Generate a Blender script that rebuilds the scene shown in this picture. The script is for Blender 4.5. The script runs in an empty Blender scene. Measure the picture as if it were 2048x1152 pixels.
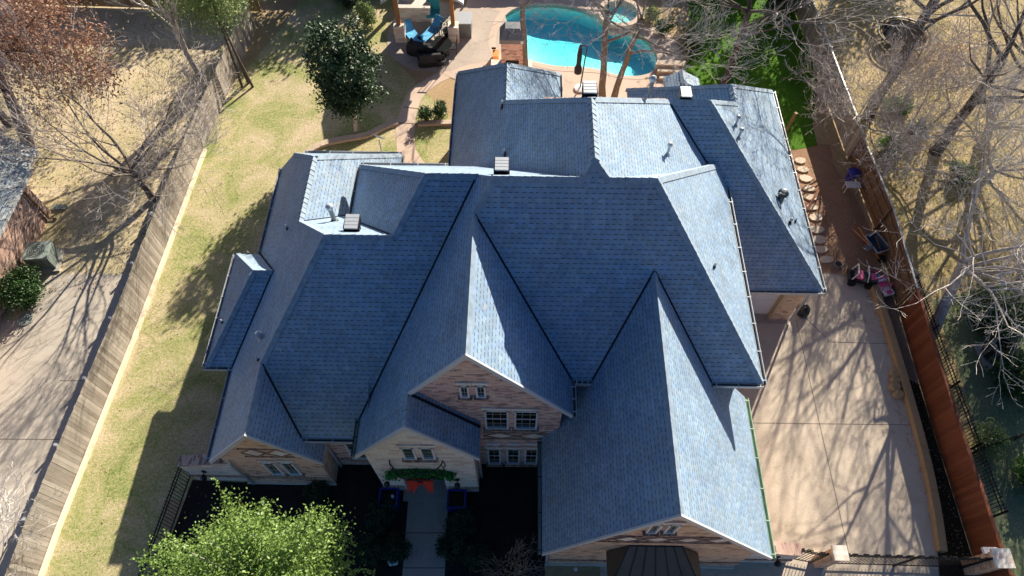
import bpy, math, random
from mathutils import Vector, Matrix
R = math.radians
sc = bpy.context.scene
C = sc.collection
# ------------------------------------------------------------------ camera
HC, TH, YAW, FPX = 24.5, R(58.9), R(0.97), 1365.0
cd = bpy.data.cameras.new('camera'); cam = bpy.data.objects.new('camera', cd); C.objects.link(cam)
cam.location = (0, 0, HC); cam.rotation_euler = (math.pi/2-TH, 0, YAW)
cd.sensor_width = 36; cd.lens = FPX/2048*36; cd.clip_start = 0.5; cd.clip_end = 2000
sc.camera = cam
# ------------------------------------------------------------------ light
SUNV = Vector((0.95, 1.80, 1.0)).normalized()
SEL = math.asin(SUNV.z); SAZ = math.atan2(SUNV.x, SUNV.y)
wd = bpy.data.worlds.new('World'); sc.world = wd; wd.use_nodes = True
nt = wd.node_tree; bg = nt.nodes['Background']
sky = nt.nodes.new('ShaderNodeTexSky'); sky.sky_type = 'NISHITA'; sky.sun_disc = False
sky.sun_elevation = SEL; sky.sun_rotation = SAZ; sky.air_density = 0.75; sky.dust_density = 1.6; sky.ozone_density = 4.0
hs_ = nt.nodes.new('ShaderNodeHueSaturation'); hs_.inputs['Saturation'].default_value = 1.2; nt.links.new(sky.outputs[0], hs_.inputs['Color']); nt.links.new(hs_.outputs[0], bg.inputs[0]); bg.inputs[1].default_value = 0.05
sl = bpy.data.lights.new('sun', 'SUN'); sl.energy = 5.0; sl.angle = R(0.5); sl.color = (1.0, 0.895, 0.74)
so = bpy.data.objects.new('sun', sl); C.objects.link(so); so.rotation_euler = SUNV.to_track_quat('Z', 'Y').to_euler()
sc.view_settings.view_transform = 'Standard'; sc.view_settings.look = 'None'; sc.view_settings.exposure = 1.1
sc.view_settings.gamma = 1.0
# ------------------------------------------------------------------ helpers
sT, cT = math.sin(TH), math.cos(TH)
def P(px, py, z=0.0):
    """point at height z seen at photo pixel (px,py) - used as a survey of the photograph"""
    u = (px-1024)/FPX; v = (py-576)/FPX
    x, y, dz = u, cT-v*sT, -sT-v*cT
    X = x*math.cos(YAW)-y*math.sin(YAW); Y = x*math.sin(YAW)+y*math.cos(YAW)
    t = (z-HC)/dz
    return Vector((X*t, Y*t, z))
def tag(o, label=None, cat=None, group=None, kind=None):
    if label: o['label'] = label
    if cat: o['category'] = cat
    if group: o['group'] = group
    if kind: o['kind'] = kind
    return o
def thing(name, label, cat, loc=(0, 0, 0), rz=0, group=None):
    o = bpy.data.objects.new(name, None); C.objects.link(o); o.location = loc; o.rotation_euler = (0, 0, rz)
    o.empty_display_size = 0.2
    return tag(o, label, cat, group)
def copy_tree(o, parent=None):
    c = o.copy(); C.objects.link(c)
    if parent: c.parent = parent
    for ch in list(o.children): copy_tree(ch, c)
    return c
class MB:
    def __init__(s): s.v = []; s.f = []; s.uv = []; s.mi = []
    def poly(s, pts, mi=0, up=None, uv=None):
        pts = [Vector(p) for p in pts]
        n = Vector((0, 0, 0))
        for i in range(len(pts)):
            a, b = pts[i], pts[(i+1) % len(pts)]
            n += Vector(((a.y-b.y)*(a.z+b.z), (a.z-b.z)*(a.x+b.x), (a.x-b.x)*(a.y+b.y)))
        if n.length < 1e-12: return
        n.normalize()
        if up is not None and n.dot(Vector(up)) < 0: pts.reverse(); n = -n
        h = Vector((0, 0, 1)).cross(n)
        h = h.normalized() if h.length > 1e-3 else Vector((1, 0, 0))
        sv = n.cross(h)
        k = len(s.v); s.v += [tuple(p) for p in pts]; s.f.append(list(range(k, k+len(pts)))); s.mi.append(mi)
        s.uv += uv if uv else [(p.dot(h), p.dot(sv)) for p in pts]
    def box(s, c, d, rz=0, mi=0, rot=None):
        m = (rot if rot else Matrix.Rotation(rz, 3, 'Z')); c = Vector(c)
        q = [c+m@Vector((a*d[0]/2, b*d[1]/2, e*d[2]/2)) for a in (-1, 1) for b in (-1, 1) for e in (-1, 1)]
        for f in ((0, 1, 3, 2), (4, 6, 7, 5), (0, 4, 5, 1), (2, 3, 7, 6), (0, 2, 6, 4), (1, 5, 7, 3)):
            s.poly([q[i] for i in f], mi)
        return s
    def bar(s, a, b, w, h=None, mi=0):
        a = Vector(a); b = Vector(b); d = b-a; L = d.length
        if L < 1e-6: return s
        h = h or w; z = d.normalized(); x = Vector((0, 0, 1)).cross(z)
        x = x.normalized() if x.length > 1e-3 else Vector((1, 0, 0)); y = z.cross(x)
        m = Matrix((x, y, z)).transposed()
        return s.box((a+b)/2, (w, h, L), mi=mi, rot=m)
    def tube(s, pts, rad, n=8, mi=0, cap=True):
        pts = [Vector(p) for p in pts]
        rad = rad if isinstance(rad, (list, tuple)) else [rad]*len(pts)
        k = len(s.v); px = None
        for i, p in enumerate(pts):
            d = (pts[min(i+1, len(pts)-1)]-pts[max(i-1, 0)]).normalized()
            if px is None:
                px = d.cross(Vector((0.12, 0.3, 1))); 
                if px.length < 1e-3: px = d.cross(Vector((1, 0, 0)))
            px = (px-d*px.dot(d)).normalized(); py = d.cross(px)
            for j in range(n):
                t = 2*math.pi*j/n; s.v.append(tuple(p+(px*math.cos(t)+py*math.sin(t))*rad[i]))
        for i in range(len(pts)-1):
            for j in range(n):
                a = k+i*n+j; b = k+i*n+(j+1) % n
                s.f.append([a, b, b+n, a+n]); s.mi.append(mi); s.uv += [(j/n, i), ((j+1)/n, i), ((j+1)/n, i+1), (j/n, i+1)]
        if cap:
            s.f.append([k+j for j in range(n)][::-1]); s.mi.append(mi); s.uv += [(0, 0)]*n
            e = k+(len(pts)-1)*n
            s.f.append([e+j for j in range(n)]); s.mi.append(mi); s.uv += [(0, 0)]*n
        return s
    def lathe(s, c, prof, n=16, mi=0):
        c = Vector(c)
        return s.tube([c+Vector((0, 0, z)) for r, z in prof], [max(r, 1e-4) for r, z in prof], n, mi)
    def prism(s, pts, z0, z1, mi=0, top=True, bot=False, smi=None):
        pts = [Vector((p[0], p[1], 0)) for p in pts]
        A = sum(pts[i].x*pts[(i+1) % len(pts)].y-pts[(i+1) % len(pts)].x*pts[i].y for i in range(len(pts)))
        if A < 0: pts.reverse()
        for i in range(len(pts)):
            a, b = pts[i], pts[(i+1) % len(pts)]
            s.poly([(a.x, a.y, z0), (b.x, b.y, z0), (b.x, b.y, z1), (a.x, a.y, z1)], mi if smi is None else smi)
        if top: s.poly([(p.x, p.y, z1) for p in pts], mi)
        if bot: s.poly([(p.x, p.y, z0) for p in reversed(pts)], mi)
        return s
    def build(s, name, mats, parent=None, smooth=False, origin=True, local=False):
        mats = mats if isinstance(mats, (list, tuple)) else [mats]
        me = bpy.data.meshes.new(name)
        off = Vector((0, 0, 0))
        if parent is None and origin and s.v:
            xs = [v[0] for v in s.v]; ys = [v[1] for v in s.v]; zs = [v[2] for v in s.v]
            off = Vector(((min(xs)+max(xs))/2, (min(ys)+max(ys))/2, min(zs)))
        sub = Vector(off)
        if parent is not None and not local:
            q_ = parent
            while q_ is not None: sub += q_.location; q_ = q_.parent
        me.from_pydata([tuple(Vector(v)-sub) for v in s.v] if sub.length else s.v, [], s.f)
        ul = me.uv_layers.new(name='UVMap')
        flat = [c for uv in s.uv for c in uv]
        ul.data.foreach_set('uv', flat)
        for m in mats: me.materials.append(m)
        me.polygons.foreach_set('material_index', s.mi)
        if smooth: me.polygons.foreach_set('use_smooth', [True]*len(me.polygons))
        me.update()
        o = bpy.data.objects.new(name, me); C.objects.link(o); o.location = off
        if parent:
            o.parent = parent
        return o
# ------------------------------------------------------------------ materials
def nm(name):
    m = bpy.data.materials.new(name); m.use_nodes = True
    n = m.node_tree.nodes; l = m.node_tree.links
    return m, n, l, n['Principled BSDF']
def math_node(n, l, op, a, b=None, c=None):
    q = n.new('ShaderNodeMath'); q.operation = op
    for i, x in enumerate((a, b, c)):
        if x is None: continue
        if isinstance(x, (int, float)): q.inputs[i].default_value = x
        else: l.new(x, q.inputs[i])
    return q.outputs[0]
def mixc(n, l, fac, a, b, mode='MIX'):
    q = n.new('ShaderNodeMix'); q.data_type = 'RGBA'; q.blend_type = mode
    for s_, x in ((0, fac), (6, a), (7, b)):
        if isinstance(x, (int, float)): q.inputs[s_].default_value = x
        elif isinstance(x, tuple): q.inputs[s_].default_value = (*x, 1)
        else: l.new(x, q.inputs[s_])
    return q.outputs[2]
def noise(n, l, scale, detail=4, rough=0.6, vec=None, dist=0):
    q = n.new('ShaderNodeTexNoise'); q.inputs['Scale'].default_value = scale; q.inputs['Detail'].default_value = detail
    q.inputs['Roughness'].default_value = rough; q.inputs['Distortion'].default_value = dist
    if vec is None:
        g = n.new('ShaderNodeNewGeometry'); vec = g.outputs['Position']
    l.new(vec, q.inputs['Vector']); return q.outputs[0]
def ramp(n, l, fac, stops):
    q = n.new('ShaderNodeValToRGB'); l.new(fac, q.inputs[0]); e = q.color_ramp.elements
    while len(e) < len(stops): e.new(0.5)
    for i, (p_, c_) in enumerate(stops):
        e[i].position = p_; e[i].color = (*c_, 1) if len(c_) == 3 else c_
    return q.outputs[0]
def bump(n, l, h, strength, dist, bs):
    q = n.new('ShaderNodeBump'); q.inputs['Strength'].default_value = strength; q.inputs['Distance'].default_value = dist
    l.new(h, q.inputs['Height']); l.new(q.outputs[0], bs.inputs['Normal'])
def plain(name, col, rough=0.6, metal=0, var=0.12, scale=6, bmp=0.0, spec=0.5):
    m, n, l, b = nm(name)
    f = noise(n, l, scale, 5, 0.65)
    lo = tuple(c*(1-var) for c in col); hi = tuple(min(1, c*(1+var)) for c in col)
    l.new(ramp(n, l, f, [(0.3, lo), (0.7, hi)]), b.inputs['Base Color'])
    b.inputs['Roughness'].default_value = rough; b.inputs['Metallic'].default_value = metal
    b.inputs['Specular IOR Level'].default_value = spec
    if bmp: bump(n, l, f, bmp, 0.02, b)
    return m
def shingle(name, col, tint=(1, 1, 1)):
    m, n, l, b = nm(name)
    uv = n.new('ShaderNodeUVMap'); sp = n.new('ShaderNodeSeparateXYZ'); l.new(uv.outputs[0], sp.inputs[0])
    M = lambda op, a, b_=None, c=None: math_node(n, l, op, a, b_, c)
    v = M('DIVIDE', sp.outputs[1], 0.143); row = M('FLOOR', v); fv = M('FRACT', v)
    wn = n.new('ShaderNodeTexWhiteNoise'); wn.noise_dimensions = '1D'; l.new(row, wn.inputs['W'])
    u = M('ADD', M('DIVIDE', sp.outputs[0], 0.19), M('MULTIPLY', wn.outputs[0], 7.3))
    cell = M('FLOOR', u); fu = M('FRACT', u)
    cv = n.new('ShaderNodeCombineXYZ'); l.new(cell, cv.inputs[0]); l.new(row, cv.inputs[1])
    w2 = n.new('ShaderNodeTexWhiteNoise'); w2.noise_dimensions = '2D'; l.new(cv.outputs[0], w2.inputs['Vector'])
    sep = n.new('ShaderNodeSeparateColor'); l.new(w2.outputs['Color'], sep.inputs[0])
    width = M('ADD', M('MULTIPLY', sep.outputs[0], 0.42), 0.33)
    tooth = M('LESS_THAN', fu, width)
    # shade of each tab
    shade = M('ADD', M('MULTIPLY', sep.outputs[1], 0.26), 0.86)
    big = noise(n, l, 0.55, 3, 0.6); shade = M('MULTIPLY', shade, M('ADD', M('MULTIPLY', big, 0.5), 0.74))
    fine = noise(n, l, 60, 2, 0.7); shade = M('MULTIPLY', shade, M('ADD', M('MULTIPLY', fine, 0.5), 0.75))
    line = M('LESS_THAN', fv, 0.20); dark = M('MULTIPLY', line, tooth)  # shadow under tab edges, painted as dark dashes into the base colour
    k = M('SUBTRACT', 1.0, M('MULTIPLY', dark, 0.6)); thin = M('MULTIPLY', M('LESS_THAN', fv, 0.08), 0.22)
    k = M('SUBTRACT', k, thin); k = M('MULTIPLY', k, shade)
    base = mixc(n, l, sep.outputs[2], col, tuple(c*t for c, t in zip(col, (0.86, 0.95, 1.1))))
    w3 = n.new('ShaderNodeTexWhiteNoise'); w3.noise_dimensions = '3D'; l.new(cv.outputs[0], w3.inputs['Vector'])
    base = mixc(n, l, M('MULTIPLY', M('GREATER_THAN', w3.outputs[0], 0.84), 0.35), base, (col[0]*1.15, col[1]*.93, col[2]*.82))
    base = mixc(n, l, M('MULTIPLY', M('LESS_THAN', w3.outputs[0], 0.07), 0.3), base, (col[0]*1.3, col[1]*1.3, col[2]*1.3))
    vm = n.new('ShaderNodeVectorMath'); vm.operation = 'SCALE'; l.new(base, vm.inputs[0]); l.new(k, vm.inputs['Scale'])
    l.new(vm.outputs[0], b.inputs['Base Color'])
    b.inputs['Roughness'].default_value = 0.62; b.inputs['Specular IOR Level'].default_value = 0.6
    hgt = M('ADD', M('MULTIPLY', M('SUBTRACT', 1.0, fv), 0.6), M('ADD', M('MULTIPLY', tooth, -0.7), M('MULTIPLY', fine, 0.5)))
    bump(n, l, hgt, 0.3, 0.012, b)
    return m
def brick(name, c1, c2, mortar, sx=0.2, sy=0.072, dark=(0.06, 0.035, 0.03), dk=0.22, bias=0.0):
    m, n, l, b = nm(name)
    uv = n.new('ShaderNodeUVMap')
    q = n.new('ShaderNodeTexBrick'); l.new(uv.outputs[0], q.inputs['Vector'])
    q.inputs['Color1'].default_value = (*c1, 1); q.inputs['Color2'].default_value = (*c2, 1); q.inputs['Mortar'].default_value = (*mortar, 1)
    q.inputs['Scale'].default_value = 1; q.inputs['Mortar Size'].default_value = 0.008; q.inputs['Brick Width'].default_value = sx
    q.inputs['Row Height'].default_value = sy; q.inputs['Bias'].default_value = bias
    sp = n.new('ShaderNodeSeparateXYZ'); l.new(uv.outputs[0], sp.inputs[0])
    M = lambda op, a, b_=None, c=None: math_node(n, l, op, a, b_, c)
    row = M('FLOOR', M('DIVIDE', sp.outputs[1], sy)); col = M('FLOOR', M('ADD', M('DIVIDE', sp.outputs[0], sx), M('MULTIPLY', row, 0.37)))
    cv = n.new('ShaderNodeCombineXYZ'); l.new(col, cv.inputs[0]); l.new(row, cv.inputs[1])
    w = n.new('ShaderNodeTexWhiteNoise'); w.noise_dimensions = '2D'; l.new(cv.outputs[0], w.inputs['Vector'])
    d = M('MULTIPLY', M('LESS_THAN', w.outputs[0], dk), 0.8)
    c = mixc(n, l, d, q.outputs['Color'], dark)
    f = noise(n, l, 1.3, 4, 0.6)
    c = mixc(n, l, M('MULTIPLY', f, 0.35), c, mortar)
    l.new(c, b.inputs['Base Color']); b.inputs['Roughness'].default_value = 0.85
    bump(n, l, q.outputs['Fac'], -0.4, 0.01, b)
    return m
def grassy(name, stops, s1=0.5, s2=9, bmp=0.5):
    m, n, l, b = nm(name)
    f1 = noise(n, l, s1, 6, 0.62, dist=0.6); f2 = noise(n, l, s2, 6, 0.75); f3 = noise(n, l, 40, 3, 0.7)
    M = lambda op, a, b_=None: math_node(n, l, op, a, b_)
    t = M('ADD', M('MULTIPLY', f1, 0.5), M('MULTIPLY', f2, 0.5))
    col = ramp(n, l, t, stops)
    f4 = noise(n, l, 17, 4, 0.75); k = M('ADD', M('ADD', M('MULTIPLY', f3, 1.1), M('MULTIPLY', f4, 1.5)), -0.32)
    vm = n.new('ShaderNodeVectorMath'); vm.operation = 'SCALE'; l.new(col, vm.inputs[0]); l.new(k, vm.inputs['Scale'])
    l.new(vm.outputs[0], b.inputs['Base Color']); b.inputs['Roughness'].default_value = 0.95; b.inputs['Specular IOR Level'].default_value = 0.15
    bump(n, l, M('ADD', f3, f2), bmp, 0.05, b)
    return m
def concrete(name, c, spots=0.25, s=45):
    m, n, l, b = nm(name)
    f = noise(n, l, s, 2, 0.8); g = noise(n, l, 0.7, 5, 0.6); M = lambda op, a, b_=None: math_node(n, l, op, a, b_)
    k = M('ADD', M('MULTIPLY', M('SUBTRACT', f, 0.5), spots*2.2), M('ADD', M('MULTIPLY', M('SUBTRACT', g, 0.5), 0.35), 1.0))
    vm = n.new('ShaderNodeVectorMath'); vm.operation = 'SCALE'; vm.inputs[0].default_value = c; l.new(k, vm.inputs['Scale'])
    st = ramp(n, l, noise(n, l, 0.9, 6, 0.7, dist=1.2), [(0.30, (0.62, 0.60, 0.58)), (0.42, (0.93, 0.92, 0.91)), (0.6, (1, 1, 1))])
    l.new(mixc(n, l, 0.75, vm.outputs[0], st, 'MULTIPLY'), b.inputs['Base Color']); b.inputs['Roughness'].default_value = 0.85; b.inputs['Specular IOR Level'].default_value = 0.3
    bump(n, l, f, 0.25, 0.01, b)
    return m
def wood(name, c1, c2, rough=0.75, s=3):
    """grain + per-board tone from UV (u = board index)"""
    m, n, l, b = nm(name)
    uv = n.new('ShaderNodeUVMap'); sp = n.new('ShaderNodeSeparateXYZ'); l.new(uv.outputs[0], sp.inputs[0])
    M = lambda op, a, b_=None: math_node(n, l, op, a, b_)
    w = n.new('ShaderNodeTexWhiteNoise'); w.noise_dimensions = '1D'; l.new(M('FLOOR', M('DIVIDE', sp.outputs[0], 0.145)), w.inputs['W'])
    mp = n.new('ShaderNodeMapping'); mp.inputs['Scale'].default_value = (18, 18, 1.2)
    g = n.new('ShaderNodeNewGeometry'); l.new(g.outputs['Position'], mp.inputs[0])
    f = noise(n, l, 1.0, 4, 0.7, mp.outputs[0]); f2 = noise(n, l, 0.5, 4, 0.6)
    t = M('ADD', M('MULTIPLY', f, 0.4), M('ADD', M('MULTIPLY', w.outputs[0], 0.3), M('MULTIPLY', f2, 0.35)))
    l.new(ramp(n, l, t, [(0.3, c1), (0.75, c2)]), b.inputs['Base Color']); b.inputs['Roughness'].default_value = rough
    b.inputs['Specular IOR Level'].default_value = 0.25
    bump(n, l, f, 0.2, 0.01, b)
    return m
def leafm(name, c1, c2, rough=0.5, trans=0.25, s=2.0):
    m, n, l, b = nm(name)
    f = noise(n, l, s, 3, 0.7); g = noise(n, l, 30, 1, 0.5)
    t = math_node(n, l, 'ADD', math_node(n, l, 'MULTIPLY', f, 0.5), math_node(n, l, 'MULTIPLY', g, 0.5))
    c = ramp(n, l, t, [(0.33, c1), (0.66, c2)])
    l.new(c, b.inputs['Base Color']); b.inputs['Roughness'].default_value = rough
    b.inputs['Specular IOR Level'].default_value = 0.4
    if trans:
        tr = n.new('ShaderNodeBsdfTranslucent'); l.new(c, tr.inputs[0]); mx = n.new('ShaderNodeMixShader'); mx.inputs[0].default_value = trans
        l.new(b.outputs[0], mx.inputs[1]); l.new(tr.outputs[0], mx.inputs[2]); l.new(mx.outputs[0], n['Material Output'].inputs[0])
    return m
MT = {}
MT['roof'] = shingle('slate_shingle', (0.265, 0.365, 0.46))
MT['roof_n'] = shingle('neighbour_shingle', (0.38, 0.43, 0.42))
MT['cap'] = plain('ridge_cap_shingle', (0.27, 0.35, 0.43), 0.65, var=0.25, scale=5)
MT['capdark'] = plain('cap_edge', (0.02, 0.025, 0.035), 0.8)
MT['brick'] = brick('rose_brick', (0.62, 0.28, 0.20), (0.82, 0.56, 0.44), (0.62, 0.52, 0.45), dark=(0.17, 0.10, 0.10), dk=0.2)
MT['brick2'] = brick('buff_brick', (0.66, 0.34, 0.19), (0.84, 0.58, 0.38), (0.60, 0.48, 0.36), dark=(0.22, 0.12, 0.09), dk=0.15)
MT['brickside'] = brick('soldier_brick', (0.35, 0.15, 0.10), (0.50, 0.28, 0.18), (0.5, 0.42, 0.33), 0.075, 0.22, dark=(0.12, 0.06, 0.05), dk=0.3)
MT['stone'] = brick('cream_stone', (0.86, 0.82, 0.72), (0.74, 0.66, 0.55), (0.60, 0.54, 0.47), 0.34, 0.15, dark=(0.66, 0.47, 0.38), dk=0.22)
MT['pinkbrick'] = brick('neighbour_brick', (0.50, 0.25, 0.18), (0.62, 0.38, 0.28), (0.50, 0.42, 0.36))
MT['valley'] = plain('valley_dark_metal', (0.018, 0.024, 0.036), 0.8, spec=0.2)  # dark strips laid along the roof valleys
MT['trim'] = plain('white_trim', (0.58, 0.59, 0.60), 0.5, var=0.05)
MT['tan'] = plain('tan_trim', (0.55, 0.42, 0.26), 0.6, var=0.08)
MT['gutter'] = plain('gutter_dark', (0.05, 0.055, 0.06), 0.45, var=0.1)
MT['greeng'] = plain('green_film', (0.36, 0.49, 0.36), 0.8, var=0.2, scale=1.5)
MT['lightgrey'] = plain('light_grey_metal', (0.44, 0.47, 0.50), 0.4, 0.2, var=0.06)
MT['soffit'] = plain('soffit', (0.5, 0.45, 0.38), 0.7, var=0.06)
MT['glass'] = plain('window_glass', (0.015, 0.02, 0.022), 0.08, var=0.3, spec=0.8)
MT['glassg'] = plain('window_glass_green', (0.05, 0.075, 0.06), 0.1, var=0.4, scale=2, spec=0.8)
MT['white'] = plain('white_paint', (0.72, 0.72, 0.71), 0.5, var=0.05)
MT['black'] = plain('black_metal', (0.012, 0.012, 0.014), 0.4, 0.3, var=0.2)
MT['darkplastic'] = plain('black_plastic', (0.015, 0.015, 0.017), 0.35, var=0.2)
MT['bronze'] = plain('bronze_sheet', (0.10, 0.085, 0.065), 0.45, 0.4, var=0.12, scale=2)
MT['dirt'] = grassy('dirt', [(0.3, (0.24, 0.14, 0.09)), (0.7, (0.44, 0.28, 0.18))], 0.8, 12)
MT['mulch'] = grassy('black_mulch', [(0.35, (0.008, 0.008, 0.009)), (0.55, (0.03, 0.027, 0.026)), (0.7, (0.06, 0.05, 0.042))], 0.8, 14)
MT['bed'] = grassy('groundcover_bed', [(0.3, (0.02, 0.014, 0.01)), (0.52, (0.05, 0.035, 0.02)), (0.7, (0.03, 0.06, 0.02))], 0.8, 14)
MT['ground'] = grassy('dry_ground', [(0.28, (0.25, 0.24, 0.10)), (0.42, (0.36, 0.28, 0.15)), (0.58, (0.48, 0.34, 0.20)), (0.75, (0.55, 0.42, 0.28))], 0.35, 5)
MT['leafy'] = grassy('leaf_litter_ground', [(0.34, (0.30, 0.29, 0.12)), (0.44, (0.48, 0.42, 0.24)), (0.53, (0.62, 0.52, 0.34)), (0.64, (0.72, 0.61, 0.46))], 0.6, 7)
MT['leafy2'] = grassy('brown_leaf_litter', [(0.34, (0.20, 0.20, 0.07)), (0.44, (0.33, 0.28, 0.13)), (0.53, (0.46, 0.36, 0.19)), (0.64, (0.58, 0.46, 0.30))], 0.6, 7)
MT['lawn'] = grassy('yellowing_lawn', [(0.37, (0.16, 0.23, 0.06)), (0.45, (0.32, 0.34, 0.13)), (0.52, (0.46, 0.41, 0.22)), (0.60, (0.60, 0.49, 0.34))], 0.55, 9)
MT['green'] = grassy('green_lawn', [(0.3, (0.03, 0.085, 0.006)), (0.5, (0.075, 0.19, 0.012)), (0.7, (0.15, 0.28, 0.03))], 0.6, 8)
MT['shade'] = grassy('cool_green_lawn', [(0.3, (0.12, 0.17, 0.09)), (0.5, (0.20, 0.24, 0.13)), (0.7, (0.30, 0.28, 0.17))], 0.6, 10)
MT['conc'] = concrete('drive_aggregate', (0.56, 0.48, 0.385), 0.42)
MT['conc2'] = concrete('neighbour_concrete', (0.50, 0.45, 0.38), 0.15)
MT['conc3'] = concrete('walk_aggregate', (0.42, 0.36, 0.32), 0.45)
MT['conc4'] = concrete('white_kerb_concrete', (0.78, 0.68, 0.52), 0.2)
MT['deck'] = concrete('pool_deck_stone', (0.58, 0.45, 0.36), 0.15)
MT['patio'] = concrete('patio_slate', (0.46, 0.39, 0.33), 0.2, 12)
MT['edge'] = concrete('edging_stone', (0.52, 0.42, 0.32), 0.35, 14)
MT['tie'] = concrete('tan_kerb_block', (0.44, 0.30, 0.16), 0.3, 10)
MT['joint'] = plain('joint', (0.13, 0.105, 0.08), 0.9)
MT['flag'] = concrete('flagstone', (0.62, 0.53, 0.42), 0.2, 9)
MT['greyfence'] = wood('weathered_grey_wood', (0.20, 0.17, 0.14), (0.50, 0.45, 0.39))
MT['redfence'] = wood('redwood_stain', (0.14, 0.042, 0.02), (0.27, 0.09, 0.042), 0.6)
MT['brownfence'] = wood('brown_old_wood', (0.12, 0.075, 0.045), (0.24, 0.15, 0.09))
MT['tanfence'] = wood('tan_old_wood', (0.22, 0.16, 0.08), (0.40, 0.31, 0.16))
MT['bark'] = plain('grey_brown_bark', (0.19, 0.155, 0.125), 0.9, var=0.4, scale=9, bmp=0.6)
MT['barkdark'] = plain('dark_bark', (0.085, 0.07, 0.06), 0.9, var=0.4, scale=9, bmp=0.6)
MT['barkpale'] = plain('pale_bark', (0.42, 0.38, 0.35), 0.85, var=0.3, scale=7, bmp=0.3)
MT['twig'] = plain('grey_twig', (0.42, 0.37, 0.34), 0.9, var=0.3, scale=3)
MT['twigpale'] = plain('pale_twig', (0.60, 0.56, 0.52), 0.9, var=0.2, scale=3)
MT['twigbrown'] = plain('brown_twig', (0.34, 0.26, 0.20), 0.9, var=0.3, scale=3)
MT['l_live'] = leafm('live_oak_leaf', (0.07, 0.16, 0.025), (0.34, 0.48, 0.12), 0.45, 0.35)
MT['l_mag'] = leafm('magnolia_leaf', (0.014, 0.04, 0.014), (0.05, 0.10, 0.038), 0.5, 0.08)
MT['l_orange'] = leafm('rust_oak_leaf', (0.20, 0.075, 0.035), (0.46, 0.28, 0.19), 0.6, 0.25, 0.8)
MT['l_feather'] = leafm('feathery_leaf', (0.10, 0.17, 0.04), (0.32, 0.40, 0.16), 0.6, 0.3)
MT['l_bush'] = leafm('bush_leaf', (0.015, 0.045, 0.012), (0.06, 0.14, 0.03), 0.45, 0.15)
MT['l_dark'] = leafm('dark_evergreen_leaf', (0.01, 0.028, 0.012), (0.035, 0.07, 0.025), 0.5, 0.1)
MT['l_ivy'] = leafm('ivy_leaf', (0.05, 0.16, 0.02), (0.16, 0.32, 0.05), 0.5, 0.2)
MT['l_dry'] = leafm('fallen_leaf', (0.20, 0.12, 0.06), (0.50, 0.34, 0.20), 0.8, 0.1, 4)
MT['l_pink'] = leafm('pinkish_dead_leaf', (0.32, 0.18, 0.12), (0.55, 0.36, 0.27), 0.7, 0.2, 1)
MT['towel'] = plain('blue_towel', (0.10, 0.42, 0.75), 0.8, var=0.35, scale=5)
MT['cushion'] = plain('charcoal_cushion', (0.02, 0.022, 0.03), 0.8)
MT['net'] = plain('black_netting', (0.01, 0.01, 0.012), 0.95, spec=0.05)
MT['teal'] = plain('teal_fabric', (0.03, 0.30, 0.36), 0.8, var=0.3)
MT['orange'] = plain('orange_plastic', (0.65, 0.25, 0.05), 0.5)
MT['redp'] = plain('red_fabric', (0.62, 0.03, 0.015), 0.7, var=0.2, scale=12)
MT['garl'] = leafm('garland_needles', (0.01, 0.13, 0.02), (0.03, 0.30, 0.05), 0.6, 0.1, 12)
MT['bluep'] = plain('blue_glazed', (0.03, 0.03, 0.28), 0.3, var=0.2)
MT['pink'] = plain('pink_plastic', (0.75, 0.08, 0.25), 0.4)
MT['wheelb'] = plain('slate_blue_steel', (0.05, 0.08, 0.13), 0.45, 0.3)
MT['cream'] = plain('cream_enamel', (0.62, 0.60, 0.54), 0.5)
MT['ac'] = plain('grey_green_metal', (0.30, 0.36, 0.33), 0.5, 0.2)
MT['acd'] = plain('grey_metal', (0.17, 0.18, 0.19), 0.5, 0.3)
MT['cedar'] = wood('cedar_beam', (0.26, 0.12, 0.05), (0.42, 0.22, 0.10))
MT['metalroof'] = plain('pale_metal_roof', (0.50, 0.56, 0.60), 0.4, 0.3)
# pool water
m, n, l, b = nm('pool_water'); b.inputs['Base Color'].default_value = (0.75, 0.97, 1.0, 1); b.inputs['Roughness'].default_value = 0.03
b.inputs['Transmission Weight'].default_value = 1.0; b.inputs['IOR'].default_value = 1.33
bump(n, l, noise(n, l, 3.0, 3, 0.5), 0.18, 0.05, b)
lp = n.new('ShaderNodeBsdfTransparent'); lp.inputs[0].default_value = (0.72, 0.97, 1.0, 1)
mx = n.new('ShaderNodeMixShader'); fr = n.new('ShaderNodeFresnel'); fr.inputs[0].default_value = 1.33
gl = n.new('ShaderNodeBsdfGlossy'); gl.inputs['Roughness'].default_value = 0.05; wb_ = n.new('ShaderNodeBump'); wb_.inputs['Strength'].default_value = 0.7; wb_.inputs['Distance'].default_value = 0.06; l.new(noise(n, l, 4.0, 3, 0.5), wb_.inputs['Height']); l.new(wb_.outputs[0], gl.inputs['Normal'])
geo_ = n.new('ShaderNodeNewGeometry'); l.new(math_node(n, l, 'MULTIPLY', fr.outputs[0], math_node(n, l, 'SUBTRACT', 1.0, geo_.outputs['Backfacing'])), mx.inputs[0]); l.new(lp.outputs[0], mx.inputs[1]); l.new(gl.outputs[0], mx.inputs[2]); l.new(mx.outputs[0], n['Material Output'].inputs[0])
MT['water'] = m
m, n, l, b = nm('depth_tinted_plaster')
f = noise(n, l, 1.2, 4, 0.6)
g_ = n.new('ShaderNodeNewGeometry'); sz_ = n.new('ShaderNodeSeparateXYZ'); l.new(g_.outputs['Position'], sz_.inputs[0])
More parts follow.
